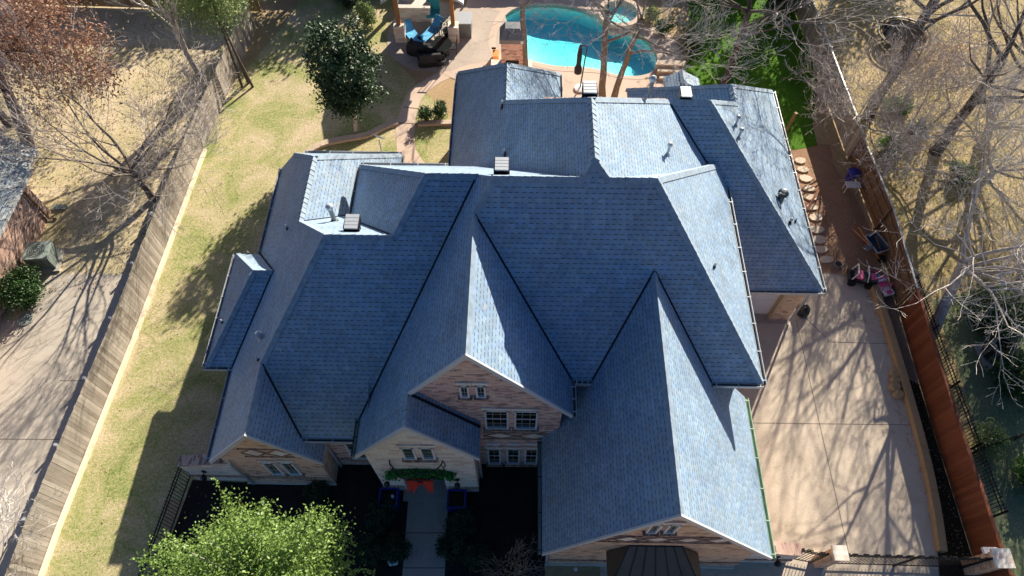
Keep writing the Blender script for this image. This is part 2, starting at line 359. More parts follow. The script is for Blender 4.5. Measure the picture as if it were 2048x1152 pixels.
l.new(ramp(n, l, math_node(n, l, 'ADD', math_node(n, l, 'MULTIPLY', sz_.outputs[2], -1.0), math_node(n, l, 'MULTIPLY', f, 0.25)), [(0.40, (0.40, 0.90, 0.82)), (0.62, (0.18, 0.78, 0.80)), (0.95, (0.05, 0.60, 0.74))]), b.inputs['Base Color']); b.inputs['Roughness'].default_value = 0.7  # paler where shallow: sunlit water and depth absorption painted into the plaster colour
MT['plaster'] = m
m, n, l, b = nm('sunlit_plaster')
l.new(ramp(n, l, noise(n, l, 1.5, 4, 0.6), [(0.3, (0.25, 0.80, 0.78)), (0.7, (0.45, 0.92, 0.85))]), b.inputs['Base Color'])  # lighter plaster copy, standing for the sunlit part of the pool
MT['lit_plaster'] = m
# ================================================================== GROUND
def sheet(name, pts, z, mat, kind='structure'):
    mb = MB(); mb.poly([(p[0], p[1], z) for p in pts], 0, up=(0, 0, 1))
    return tag(mb.build(name, mat, origin=False), kind=kind)
def px(*q, z=0.0): return [P(a, b, z) for a, b in q]
def smooth_loop(pts, k=3, closed=True):
    pts = [Vector(p) for p in pts]; out = []; n = len(pts)
    rng = range(n) if closed else range(n-1)
    for i in rng:
        p0 = pts[(i-1) % n] if closed or i else pts[i]; p1 = pts[i]; p2 = pts[(i+1) % n]; p3 = pts[(i+2) % n] if closed or i+2 < n else p2
        for j in range(k):
            t = j/k
            out.append(0.5*((2*p1)+(-p0+p2)*t+(2*p0-5*p1+4*p2-p3)*t*t+(-p0+3*p1-3*p2+p3)*t**3))
    if not closed: out.append(pts[-1])
    return out
pool_pts = smooth_loop(px((992, 75), (1010, 32), (1045, 12), (1095, 8), (1150, 14), (1200, 34), (1240, 56), (1285, 72), (1313, 108), (1308, 140), (1278, 152), (1235, 150), (1190, 138), (1150, 134), (1110, 132), (1060, 122), (1020, 118), (996, 105)), 4)
cx = sum(p.x for p in pool_pts)/len(pool_pts); cy = sum(p.y for p in pool_pts)/len(pool_pts)
PX0, PX1, PY0, PY1 = cx-9, cx+9, cy-6, cy+6
def ray_rect(p):
    d = Vector((p.x-cx, p.y-cy)); t = min(abs((9 if d.x > 0 else -9)/d.x) if abs(d.x) > 1e-6 else 1e9, abs((6 if d.y > 0 else -6)/d.y) if abs(d.y) > 1e-6 else 1e9)
    return Vector((cx+d.x*t, cy+d.y*t, 0))
ring = list(pool_pts)
for ax, ay in ((PX0, PY0), (PX1, PY0), (PX1, PY1), (PX0, PY1)):
    a = math.atan2(ay-cy, ax-cx)
    ring_a = [math.atan2(p.y-cy, p.x-cx) for p in ring]
    k = min(range(len(ring)), key=lambda i: abs((ring_a[i]-a+math.pi) % (2*math.pi)-math.pi))
    ring[k] = ring[k].copy(); ring[k]['corner'] if False else None
outer = [ray_rect(p) for p in ring]
for ax, ay in ((PX0, PY0), (PX1, PY0), (PX1, PY1), (PX0, PY1)):
    k = min(range(len(outer)), key=lambda i: (outer[i].x-ax)**2+(outer[i].y-ay)**2); outer[k] = Vector((ax, ay, 0))
g = MB()
for q in (((-300, -150), (300, -150), (300, PY0), (-300, PY0)), ((-300, PY1), (300, PY1), (300, 400), (-300, 400)), ((-300, PY0), (PX0, PY0), (PX0, PY1), (-300, PY1)), ((PX1, PY0), (300, PY0), (300, PY1), (PX1, PY1))):
    g.poly([(a, b, 0) for a, b in q], 0, up=(0, 0, 1))
N_ = len(ring)
for i in range(N_):
    j = (i+1) % N_; g.poly([ring[i], ring[j], outer[j], outer[i]], 0, up=(0, 0, 1))
tag(g.build('ground', MT['ground'], origin=False), kind='structure')
# left lawn between fence and house
sheet('lawn', px((-40, 1400), (92, 1110), (264, 675), (405, 300), (470, 165), (560, 60), (640, -60), (830, -60), (830, 60), (800, 130), (905, 240), (1000, 330), (1000, 560), (700, 900), (640, 1000), (330, 1000), (290, 1400)), 0.004, MT['lawn'])
sheet('neighbour_yard', px((-500, 1152), (-500, -200), (560, -200), (470, 165), (405, 300), (264, 675), (180, 870)), 0.004, MT['leafy'])
sheet('neighbour_driveway', px((-560, 1500), (-330, 560), (0, 640), (35, 640), (100, 548), (250, 548), (310, 548), (264, 690), (92, 1110), (-60, 1500)), 0.008, MT['conc2'])
for a, b in (((-100, 878), (190, 880)), ((120, 762), (235, 762))):
    MBj = MB(); p, q = P(*a), P(*b); MBj.poly([(p.x, p.y, 0.012), (q.x, q.y, 0.012), (q.x, q.y+.02, 0.012), (p.x, p.y+.02, 0.012)], 0, up=(0, 0, 1)); tag(MBj.build('driveway_joint', MT['joint'], origin=False), kind='structure')
yardR = px((1550, -60), (1640, 60), (1730, 330), (1790, 560), (1850, 800), (1915, 1000), (1945, 1130), (2000, 1500), (3200, 1500), (3200, -400), (1550, -400))
sheet('right_yard', yardR, 0.004, MT['leafy2'])
sheet('right_lawn', px((1862, 600), (1905, 700), (1935, 800), (1965, 940), (2005, 1130), (2050, 1500), (2900, 1500), (2900, 560), (2050, 560)), 0.008, MT['shade'])
sheet('green_lawn', px((1372, -60), (1378, 30), (1392, 70), (1372, 130), (1350, 160), (1350, 260), (1590, 300), (1635, 292), (1625, 250), (1640, 120), (1600, -60)), 0.013, MT['green'])
sheet('turf_patch', px((1122, 178), (1150, 176), (1162, 186), (1160, 200), (1122, 200)), 0.016, MT['green'])
sheet('dirt_path', px((1560, 225), (1625, 285), (1660, 290), (1668, 330), (1725, 420), (1790, 607), (1860, 842), (1940, 1103), (1960, 1160), (1885, 1160), (1875, 1040), (1780, 640), (1745, 552), (1640, 545), (1560, 560)), 0.008, MT['dirt'])
sheet('bed', px((1792, 745), (1838, 770), (1860, 842), (1940, 1103), (1960, 1160), (1880, 1160), (1865, 1000), (1830, 860)), 0.017, MT['bed'])
drv = px((1200, 560), (1560, 545), (1645, 545), (1742, 556), (1758, 600), (1775, 660), (1795, 730), (1822, 830), (1848, 930), (1866, 1020), (1876, 1100), (1880, 1500), (1200, 1500))
sheet('driveway', drv, 0.012, MT['conc'])
def strip(name, a, b, w, z, mat):
    p, q = P(*a), P(*b); d = (q-p).normalized(); nn = Vector((-d.y, d.x, 0))*w/2
    mb = MB(); mb.poly([(v.x, v.y, z) for v in (p-nn, q-nn, q+nn, p+nn)], 0, up=(0, 0, 1)); return tag(mb.build(name, mat, origin=False), kind='structure')
for a, b in (((1592, 640), (1700, 1120)), ((1500, 846), (1822, 850)), ((1600, 625), (1660, 684)), ((1660, 684), (1778, 688)), ((1640, 545), (1742, 560))): strip('driveway_joint', a, b, 0.02, 0.016, MT['joint'])
sheet('garage_apron', [(7.2, 13.25), (10.95, 13.25), (10.95, 13.62), (7.2, 13.62)], 0.02, MT['conc3'])
sheet('bounce_street', [(-120, -13), (120, -13), (120, -23), (-120, -23)], 0.008, MT['conc2'])  # out of view, added so pale concrete bounces light onto the front walls
# front bed + path
sheet('mulch_bed', px((385, 960), (487, 965), (700, 920), (1090, 920), (1090, 1400), (250, 1400), (325, 1120)), 0.008, MT['mulch'])
sheet('front_path', px((818, 982), (897, 982), (889, 1160), (880, 1400), (785, 1400), (804, 1160)), 0.012, MT['conc3'])
for yy in (1066, 1136): strip('path_joint', (806, yy), (892, yy), 0.03, 0.016, MT['joint'])
# garden path, patio, deck
deck = MB()
def off(p, k):
    d = Vector((p.x-cx, p.y-cy, 0)); return p+d.normalized()*k
for i in range(N_):
    j = (i+1) % N_
    a, b = ring[i], ring[j]; deck.poly([(a.x, a.y, 0.03), (b.x, b.y, 0.03), (*off(b, .38).xy, 0.03), (*off(a, .38).xy, 0.03)], 0, up=(0, 0, 1))
    deck.poly([(a.x, a.y, 0.03), (b.x, b.y, 0.03), (b.x, b.y, -0.25), (a.x, a.y, -0.25)], 0)
tag(deck.build('pool_coping', MT['deck'], origin=False), kind='structure')
dk2 = MB()
odeck = []
for i in range(N_):
    a = math.atan2(ring[i].y-cy, ring[i].x-cx)
    k = 2.2+0.5*math.sin(3*a+1)+(1.8 if a < 0 else 0)
    if math.cos(a) > 0.6: k = 1.4
    odeck.append(off(ring[i], k))
for i in range(N_):
    j = (i+1) % N_; a, b = off(ring[i], .36), off(ring[j], .36)
    dk2.poly([(a.x, a.y, 0.02), (b.x, b.y, 0.02), (odeck[j].x, odeck[j].y, 0.02), (odeck[i].x, odeck[i].y, 0.02)], 0, up=(0, 0, 1))
tag(dk2.build('pool_deck', MT['deck'], origin=False), kind='structure')
sheet('patio', smooth_loop(px((775, 95), (790, 120), (820, 138), (850, 143), (900, 142), (940, 128), (1010, 110), (1010, 30), (960, 18), (880, 5), (800, 20), (778, 60)), 3), 0.024, MT['patio'])
sheet('garden_path', smooth_loop(px((925, 122), (850, 160), (815, 185), (800, 225), (792, 250), (794, 300), (800, 340), (860, 345), (832, 300), (830, 250), (842, 200), (880, 165), (940, 140)), 3), 0.012, MT['deck'])
for a, b in (((794, 246), (834, 248)), ((806, 214), (838, 218))): strip('path_joint', a, b, 0.05, 0.017, MT['joint'])
# pool shell
pf = MB(); inner = []
for i in range(N_):
    a, b = ring[i], ring[(i+1) % N_]; pf.poly([(a.x, a.y, -0.02), (b.x, b.y, -0.02), (b.x, b.y, -1.7), (a.x, a.y, -1.7)], 0)
nx = 26
def depth(x, y):
    t = ((x-cx)*0.45+(y-cy)*0.9)/3.0; t += 0.25*math.sin(x*1.1)
    return -0.26-0.75*max(0, min(1, 0.5+t*0.75))
for i in range(nx):
    for j in range(18):
        x0 = cx-6+12*i/nx; x1 = cx-6+12*(i+1)/nx; y0 = cy-4+8*j/18; y1 = cy-4+8*(j+1)/18
        pf.poly([(x0, y0, depth(x0, y0)), (x1, y0, depth(x1, y0)), (x1, y1, depth(x1, y1)), (x0, y1, depth(x0, y1))], 0, up=(0, 0, 1))
# keep only the cells of the floor inside the pool outline
def inside(x, y, poly):
    c = False
    for i in range(len(poly)):
        a, b = poly[i], poly[i-1]
        if (a.y > y) != (b.y > y) and x < (b.x-a.x)*(y-a.y)/(b.y-a.y)+a.x: c = not c
    return c
tag(pf.build('pool_basin', [MT['plaster'], MT['lit_plaster']], origin=False), kind='structure')
sheet('pool_water', ring, -0.12, MT['water'])
# stone edging (low walls) as things
def kerb(name, pts, w, h, mat, label, cat, z0=0.0, group=None, gap=0.0):
    mb = MB(); pts = [Vector((p[0], p[1], 0)) for p in pts]
    for i in range(len(pts)-1):
        a, b = pts[i], pts[i+1]; d = (b-a).normalized(); nn = Vector((-d.y, d.x, 0))*w/2
        mb.prism([a-nn, b-nn, b+nn, a+nn], z0, h)
    return tag(mb.build(name, mat), label, cat, group)
kerb('stone_edging', smooth_loop(px((600, 318), (640, 292), (690, 280), (735, 272), (770, 255), (795, 246)), 4, False), 0.32, 0.14, MT['edge'], 'curved low stone edging running from the magnolia bed to the garden path', 'stone edging')
kerb('stone_edging', px((836, 249), (870, 248), (912, 247)), 0.28, 0.14, MT['edge'], 'straight low stone edging between garden path and back wing', 'stone edging')
kerb('kerb_wall', smooth_loop(px((1738, 560), (1752, 600), (1772, 660), (1792, 725), (1822, 830), (1848, 930), (1866, 1020), (1878, 1105)), 3, False), 0.26, 0.3, MT['tie'], 'long curved tan kerb wall along the right edge of the driveway', 'kerb wall')
for i, (a, b) in enumerate(((1766, 645), (1803, 745), (1826, 828), (1850, 930), (1868, 1050))):
    pass
# ================================================================== MAIN HOUSE
house = thing('brick_house', 'large brick house with steep blue-grey shingle roof of many gables', 'house', (0, 10, 0))
class PL:
    def __init__(s, a, b, c): s.a, s.b, s.c = a, b, c
    def z(s, x, y): return s.a*x+s.b*y+s.c
def plx(a, x, z): return PL(a, 0, z-a*x)
def ply(b, y, z): return PL(0, b, z-b*y)
pF = ply(1.247, 8.22, 5.6); pN = ply(-1.058, 16.52, 5.6); pE = plx(-1.305, 7.34, 5.6); pW = plx(1.45, -1.24, 9.56); pWE = plx(-1.375, -1.24, 9.56)
pS1 = ply(0.99, 6.87, 3.9); pUW = plx(1.30, -5.78, 5.6); pWP = plx(1.30, -9.77, 3.0); pA = plx(-1.36, -4.94, 3.0); pB = ply(-1.058, 11.415, 8.40)
pNN = ply(-1.058, 19.4, 3.0); pGE = plx(-1.62, -7.75, 5.63); pGW = plx(1.73, 0.83, 3.1); pGa = plx(-1.376, 7.62, 3.1); pSE = plx(-1.42, -2.97, 7.05)
pBW = plx(1.6, -2.85, 3.0); pBE = plx(-1.0, 2.0, 10.76); pSme = plx(-1.63, 1.74, 3.0); pBN = ply(-.985, 14.6, 10.76); pSN = ply(-1.0, 20.7, 6.71)
pRS = ply(1.02, 13.1, 2.9); pRE = plx(-1.02, 11.25, 2.9); pRN = ply(-1.0, 17.8, 7.69); pRN2 = ply(-1.0, 20.35, 6.1); pRW = plx(.95, 8.1, 6.1)
def I3(p, q, r):
    m = Matrix(((p.a, p.b, -1), (q.a, q.b, -1), (r.a, r.b, -1))); return m.inverted()@Vector((-p.c, -q.c, -r.c))
def Ix(p, q, x):   # two planes and x = const
    y = (q.a*x+q.c-p.a*x-p.c)/(p.b-q.b); return Vector((x, y, p.z(x, y)))
def Iy(p, q, y):
    x = (q.b*y+q.c-p.b*y-p.c)/(p.a-q.a); return Vector((x, y, p.z(x, y)))
def Iz(p, z, x=None, y=None):
    if x is None: x = (z-p.c-p.b*y)/p.a
    else: y = (z-p.c-p.a*x)/p.b
    return Vector((x, y, z))
def on(p, x, y): return Vector((x, y, p.z(x, y)))
roof = MB(); TK = 0.11
def face(pl, pts):
    pts = [Vector((p.x, p.y, pl.z(p.x, p.y))) for p in pts]
    roof.poly(pts, 0, up=(0, 0, 1))
    lo = [p-Vector((0, 0, TK)) for p in pts]
    roof.poly(lo, 1, up=(0, 0, -1))
    for i in range(len(pts)):
        j = (i+1) % len(pts); roof.poly([pts[i], pts[j], lo[j], lo[i]], 1)
caps = MB()
def nrm(pl): return Vector((-pl.a, -pl.b, 1)).normalized()
def cap(a, b, p1, p2, wd_=0.15, step=0.2):
    """overlapping cap shingles along a ridge or hip"""
    a = Vector(a); b = Vector(b)
    if a.z > b.z: a, b = b, a
    d = b-a; L = d.length; d.normalize(); n1, n2 = nrm(p1), nrm(p2)
    up = (n1+n2).normalized()
    w1 = n1.cross(d).normalized(); w2 = n2.cross(d).normalized()
    if w1.dot(n2) > 0: w1 = -w1
    if w2.dot(n1) > 0: w2 = -w2
    k = max(1, int(L/step)); st = L/k
    for i in range(k):
        s0 = a+d*(i*st); s1 = a+d*min((i+1)*st+0.07, L)
        h0, h1 = 0.032+0.006*((i*7) % 3), 0.012
        A0, A1 = s0+up*h0, s1+up*h1
        e1a, e1b = s0+w1*wd_+n1*h0*.8, s1+w1*wd_+n1*h1*.8; e2a, e2b = s0+w2*wd_+n2*h0*.8, s1+w2*wd_+n2*h1*.8
        for q in ((A0, A1, e1b, e1a), (A0, A1, e2b, e2a)): caps.poly(q, 0, up=up)
        bt = Vector((0, 0, -0.03))
        for q in ((A0, e1a, e1a-n1*.04, s0), (A0, e2a, e2a-n2*.04, s0)): caps.poly(q, 1)
        for q in ((e1a, e1b, e1b-n1*.03, e1a-n1*.03), (e2a, e2b, e2b-n2*.03, e2a-n2*.03)): caps.poly(q, 1)
V = Vector
R1 = I3(pF, pN, pW); R2 = I3(pF, pN, pE); T1 = I3(pF, pBW, pBE); RB1 = I3(pF, pN, pBW); RB2 = I3(pF, pN, pBE)
SE = V((7.34, 8.22, 5.6)); Gr = I3(pF, pGW, pGa); Gl5 = Iz(pGW, 5.6, y=8.22); Gr5 = Iz(pGa, 5.6, y=8.22); CW = V((1.64, 8.22, 5.6)); CC = I3(pF, pW, pWE)
YC = 7.12; YS = 6.18; YL = 6.35; YG = 3.72
face(pF, [R1, RB1, T1, RB2, R2, SE, Gr5, Gr, Gl5, CW, CC])
S1W = I3(pS1, pN, pW); LW = I3(pS1, pN, pUW)
stE = Iz(pW, 4.37, y=YS); stA = on(pW, -2.97, YS); stAb = V((-2.97, YC, stA.z)); cA = V((-1.24, YC, 9.56))
vb = V((stE.x, (4.37-3.9)/.99+6.87, 4.37))
face(pW, [R1, S1W, vb, stE, stA, stAb, cA, CC])
face(pWE, [cA, CC, CW, V((1.64, YC, 5.6))])
face(pSE, [stA, V((-2.97, 7.3, 0)), V((-1.08, 7.3, 0)), V((-1.08, YS, 0))])
L1r = I3(pS1, pB, pUW); L1l = I3(pS1, pB, pWP); K = I3(pS1, pWP, pGE)
S1e = Iz(pS1, 3.9, x=0); vK = Ix(pS1, pGE, -6.66); vK = Iy(pS1, pGE, 6.87)
face(pS1, [S1W, LW, L1r, L1l, K, vK, V((stE.x+.3, 6.87, 0)), V((stE.x+.3, vb.y+.22, 0)), ])
NWa = I3(pWP, pA, pNN); NWb = I3(pWP, pA, pB)
ch1 = V((-9.77, 18.6, 3.0)); ch2 = V((-9.05, 19.4, 3.0)); chq = on(pWP, -8.95, 18.42)
face(pWP, [V((-9.77, YL, 3)), V((-7.75, YL, 0)), K, L1l, NWb, NWa, chq, ch1])
face(pNN, [NWa, chq, ch2, V((-4.94, 19.4, 3))])
mch = MB(); roof.poly([ch1, ch2, V((chq.x, chq.y, chq.z))], 0, up=(0, 0, 1))
face(pA, [NWa, V((-4.94, 19.4, 0)), V((-4.94, 14.6, 0)), Iy(pA, pB, 14.6) if False else V((-5.9, 14.6+.9, 0)), NWb] if False else [NWa, V((-4.94, 19.4, 0)), V((-4.94, 16.62, 0)), I3(pA, pB, plx(0.0001, 0, 3.0)) if False else V((-4.94, 16.53, 0)), NWb])
uwB = Iz(pUW, 5.6, y=14.06)
face(pB, [L1l, L1r, V((-5.78, 14.06, 0)), V((-5.3, 14.5, 0)), V((-4.95, 16.5, 0)), NWb])
face(pUW, [LW, V((-5.78, 16.52, 5.6)), V((-5.78, 14.06, 5.6)), L1r])
face(pGE, [K, V((-7.75, YL, 0)), V((-6.13, YL, 0)), V((-6.13, 7.25, 0)), V((-6.66, 7.25, 0)), vK])
NBe = Iz(pN, 5.6, x=-2.0)
face(pN, [R1, RB1, V((2.0, 16.52, 0)), V((-5.78, 16.52, 0)), LW, S1W])
face(pN, [RB2, R2, V((7.34, 16.52, 0)), V((2.2, 16.52, 0))])
face(pE, [R2, SE, V((7.34, 16.2, 0)), V((7.1, 16.52, 0))])
# garage gable
face(pGW, [Gr, Gl5, V((2.2, 8.62, 0)), V((1.37, 8.62, 0)), V((1.37, 7.32, 0)), V((.83, 7.32, 0)), V((.83, YG, 0)), V((3.838, YG, 0))])
face(pGa, [Gr, V((3.838, YG, 0)), V((7.62, YG, 0)), V((7.62, 8.8, 0)), V((7.1, 8.8, 0)), Gr5])
# back wing
sm = I3(pBW, pSme, pSN); smB = I3(pBW, pSme, pBN); BNr = I3(pBW, pBE, pBN)
face(pBW, [T1, BNr, smB, sm, V((-2.85, 24.4, 0)), V((-2.85, 13.8, 0)), RB1])
face(pSN, [sm, V((-2.85, 24.41, 0)), V((1.74, 24.41, 0))])
face(pSme, [sm, V((1.74, 24.4, 0)), V((1.74, 22.2, 0)), smB])
BR = I3(pBE, pBN, pRS)
face(pBN, [BNr, smB, V((1.0, 22.4, 0)), V((7.6, 22.4, 0)), V((6.4, 19.4, 0)), I3(pBE, pBN, pRN)])
BRt = I3(pBE, pRS, pRN); RRt = I3(pRS, pRN, pRE); RRb = I3(pRN, pRW, pRE)
face(pBE, [T1, BNr, BRt, Ix(pBE, pRS, 8.6) if False else Iz(pBE, 3.6, y=13.8), V((7.0, 12.9, 0)), RB2] if False else [T1, BNr, BRt, Iy(pBE, pRS, 15.4), V((7.3, 15.4, 0)), V((6.2, 13.0, 0)), RB2])
face(pRS, [BRt, RRt, V((11.25, 13.1, 2.9)), V((6.9, 13.1, 2.9)), V((6.9, 15.6, 0)), Iy(pBE, pRS, 15.6)])
face(pRE, [RRt, V((11.25, 13.1, 0)), V((11.25, 23.55, 0)), I3(pRE, pRW, pRN2), RRb])
face(pRN, [BRt, RRt, RRb, Ix(pRN, pRW, 0) if False else I3(pRN, pRW, PL(0, 0.001, 3.4)), V((5.0, 22.0, 0))])
face(pRW, [RRb, I3(pRE, pRW, pRN2), V((4.75, 23.55, 0)), V((4.75, 20.9, 0))])
face(pRN2, [I3(pRE, pRW, pRN2), V((11.25, 23.56, 0)), V((4.75, 23.56, 0))])
# bay
pbW = plx(1.12, -10.7, 3.0); pbS = ply(.673, 9.65, 3.0); pbN = ply(-.974, 14.3, 3.0)
b1 = I3(pbW, pbS, pbN); b2 = I3(pWP, pbS, pbN)
face(pbW, [b1, V((-10.7, 9.65, 0)), V((-10.7, 14.3, 0))])
face(pbS, [b1, b2, V((-9.77, 9.65, 0)), V((-10.7, 9.65, 0))])
face(pbN, [b1, b2, V((-9.77, 14.3, 0)), V((-10.7, 14.3, 0))])
# small porch roof behind the right wing
qW = plx(0.55, P(1326, 178, 2.6).x, 2.6); pc = [P(1326, 176, 2.6), P(1326, 156, 2.6), P(1397, 156, 2.6), P(1397, 176, 2.6)]
xm = (pc[0].x+pc[2].x)/2; qE = plx(-0.55, pc[2].x, 2.6)
face(qW, [V((pc[1].x, pc[1].y, 0)), V((xm, pc[1].y, 0)), V((xm, 23.2, 0)), V((pc[1].x, 23.2, 0))])
face(qE, [V((pc[2].x, pc[1].y, 0)), V((xm, pc[1].y, 0)), V((xm, 23.2, 0)), V((pc[2].x, 23.2, 0))])
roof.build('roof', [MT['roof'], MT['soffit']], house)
for a, b, p, q in ((R1, RB1, pF, pN), (RB2, R2, pF, pN), (R2, SE, pF, pE), (R2, V((7.1, 16.5, pE.z(7.1, 0))), pN, pE), (CC, R1, pW, pF), (cA, CC, pW, pWE), (stA, stAb, pW, pSE),
                   (LW, S1W, pS1, pN), (LW, L1r, pUW, pS1), (LW, V((-5.78, 16.5, 5.62)), pUW, pN), (L1r, L1l, pS1, pB), (L1l, K, pS1, pWP), (K, V((-7.75, YL, 5.63)), pWP, pGE), (NWb, NWa, pWP, pA), (L1l, NWb, pWP, pB),
                   (NWa, chq, pWP, pNN), (NWa, V((-4.98, 19.36, 3.05)), pA, pNN), (Gr, V((3.838, YG, Gr.z)), pGW, pGa), (T1, BNr, pBW, pBE), (T1, RB2, pF, pBE), (T1, RB1, pF, pBW), (BNr, smB, pBW, pBN), (BNr, BRt, pBE, pBN), (smB, sm, pBW, pSme),
                   (sm, V((-2.85, 24.38, 3.02)), pBW, pSN), (sm, V((1.74, 24.38, 3.02)), pSme, pSN), (BRt, RRt, pRS, pRN), (RRt, V((11.25, 13.1, 2.9)), pRS, pRE), (RRt, RRb, pRN, pRE), (RRb, I3(pRE, pRW, pRN2), pRW, pRE),
                   (I3(pRE, pRW, pRN2), V((11.25, 23.55, 2.9)), pRE, pRN2), (I3(pRE, pRW, pRN2), V((4.75, 23.55, 2.9)), pRW, pRN2), (b1, b2, pbS, pbN), (b1, V((-10.7, 9.65, 3)), pbW, pbS), (b1, V((-10.7, 14.3, 3)), pbW, pbN), (V((xm, pc[1].y, qW.z(xm, 0))), V((xm, 23.2, qW.z(xm, 0))), qW, qE)):
    cap(a, b, p, q)
caps.build('ridge_cap', [MT['cap'], MT['capdark']], house)
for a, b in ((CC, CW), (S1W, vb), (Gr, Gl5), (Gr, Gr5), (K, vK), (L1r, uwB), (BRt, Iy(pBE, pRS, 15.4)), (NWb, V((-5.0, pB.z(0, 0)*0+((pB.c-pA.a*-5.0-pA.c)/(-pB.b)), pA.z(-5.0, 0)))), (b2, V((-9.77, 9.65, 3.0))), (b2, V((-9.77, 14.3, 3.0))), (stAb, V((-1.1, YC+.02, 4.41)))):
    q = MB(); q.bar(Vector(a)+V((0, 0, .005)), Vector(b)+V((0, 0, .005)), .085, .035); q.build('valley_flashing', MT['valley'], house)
# rake boards
def rake(name, a, b, w=0.04, h=0.2, mat='trim', dy=-0.035):
    a, b = Vector(a), Vector(b); mb = MB(); d = V((0, dy, 0))
    top = V((0, 0, .035)); lo = V((0, 0, -h))
    f0, f1, k0, k1 = a+d, b+d, a+V((0, .02, 0)), b+V((0, .02, 0))
    mb.poly([f0+top, f1+top, f1+lo, f0+lo], 0, up=(0, -1, 0)); mb.poly([f0+top, f1+top, k1+top, k0+top], 0, up=(0, 0, 1)); mb.poly([f0+lo, f1+lo, k1+lo, k0+lo], 0, up=(0, 0, -1))
    mb.poly([f0+top, f0+lo, k0+lo, k0+top]); mb.poly([f1+top, f1+lo, k1+lo, k1+top])
    return mb.build(name, MT[mat], house)
for a, b in ((cA, V((1.64, YC, 5.6))), (V((-2.97, YC, stA.z)), cA), (stE, stA), (stA, V((-1.08, YS, 4.366))), (V((-9.77, YL, 3)), V((-7.75, YL, 5.63))), (V((-7.75, YL, 5.63)), V((-6.13, YL, pGE.z(-6.13, 0)))),
             (V((.83, YG, 3.1)), V((3.838, YG, pGW.z(3.838, 0)))), (V((3.838, YG, pGa.z(3.838, 0))), V((7.62, YG, 3.1)))): rake('rake_board', a, b)
# gutters
def gutter(a, b, out, mat='gutter', w=0.115, rim='lightgrey'):
    a, b, o_ = Vector(a), Vector(b), Vector(out)
    mb = MB(); dz = V((0, 0, -0.13))
    for k0, k1, z0, z1, mi in ((0.0, 0.012, 0.0, -0.13, 1), (w-.018, w, 0.012, -0.13, 1), (0.012, w-.018, -0.10, -0.13, 0)):
        q = [a+o_*k0, b+o_*k0, b+o_*k1, a+o_*k1]
        t = [p+V((0, 0, z0)) for p in q]; u_ = [p+V((0, 0, z1)) for p in q]
        mb.poly(t, mi, up=(0, 0, 1)); mb.poly(u_, mi, up=(0, 0, -1))
        for i in range(4): mb.poly([t[i], t[(i+1) % 4], u_[(i+1) % 4], u_[i]], mi)
    L = (b-a).length; d = (b-a).normalized(); n_ = max(2, int(L/0.9))
    for i in range(n_+1):
        c = a+d*(0.1+(L-.2)*i/n_)+o_*(w/2); mb.box(c+V((0, 0, 0.012)), (w+.03 if abs(o_.x) > .5 else .03, .03 if abs(o_.x) > .5 else w+.03, .012), 0, 1)
    return mb.build('gutter', [MT[mat], MT[rim]], house)
for a, b, o_ in ((V((CW.x+.05, 8.2, 5.6)), V((Gl5.x-.05, 8.2, 5.6)), (0, -1, 0)), (V((Gr5.x+.05, 8.2, 5.6)), V((7.36, 8.2, 5.6)), (0, -1, 0)), (V((7.35, 8.2, 5.6)), V((7.35, 16.1, 5.6)), (1, 0, 0)), (V((1.65, YC, 5.6)), V((1.65, 8.1, 5.6)), (1, 0, 0)),
                 (V((-6.6, 6.86, 3.9)), V((stE.x+.05, 6.86, 3.9)), (0, -1, 0)), (V((-9.78, YL, 3)), V((-9.78, 9.6, 3)), (-1, 0, 0)), (V((-9.78, 14.35, 3)), V((-9.78, 18.6, 3)), (-1, 0, 0)), (V((-10.71, 9.65, 3)), V((-10.71, 14.3, 3)), (-1, 0, 0)), (V((-10.8, 9.64, 3)), V((-9.8, 9.64, 3)), (0, -1, 0)),
                 (V((6.95, 13.09, 2.9)), V((11.27, 13.09, 2.9)), (0, -1, 0)), (V((11.26, 13.1, 2.9)), V((11.26, 23.5, 2.9)), (1, 0, 0)), (V((-2.86, 16.8, 3)), V((-2.86, 24.4, 3)), (-1, 0, 0)), (V((1.75, 22.3, 3)), V((1.75, 24.4, 3)), (1, 0, 0)), (V((-4.93, 16.6, 3)), V((-4.93, 19.4, 3)), (1, 0, 0)), (V((-5.79, 14.1, 5.6)), V((-5.79, 16.5, 5.6)), (-1, 0, 0)), (V((-9.0, 19.42, 3)), V((-4.95, 19.42, 3)), (0, 1, 0)), (V((-5.78, 16.53, 5.6)), V((-2.6, 16.53, 5.6)), (0, 1, 0))):
    gutter(a, b, o_)
gutter(V((7.63, YG, 3.1)), V((7.63, 8.75, 3.1)), (1, 0, 0), 'greeng', rim='greeng')
gutter(V((stE.x-.01, YS, 4.37)), V((stE.x-.01, vb.y, 4.37)), (-1, 0, 0), 'greeng', rim='gutter')
gutter(V((.82, YG, 3.1)), V((.82, 7.2, 3.1)), (-1, 0, 0), 'greeng', rim='gutter')
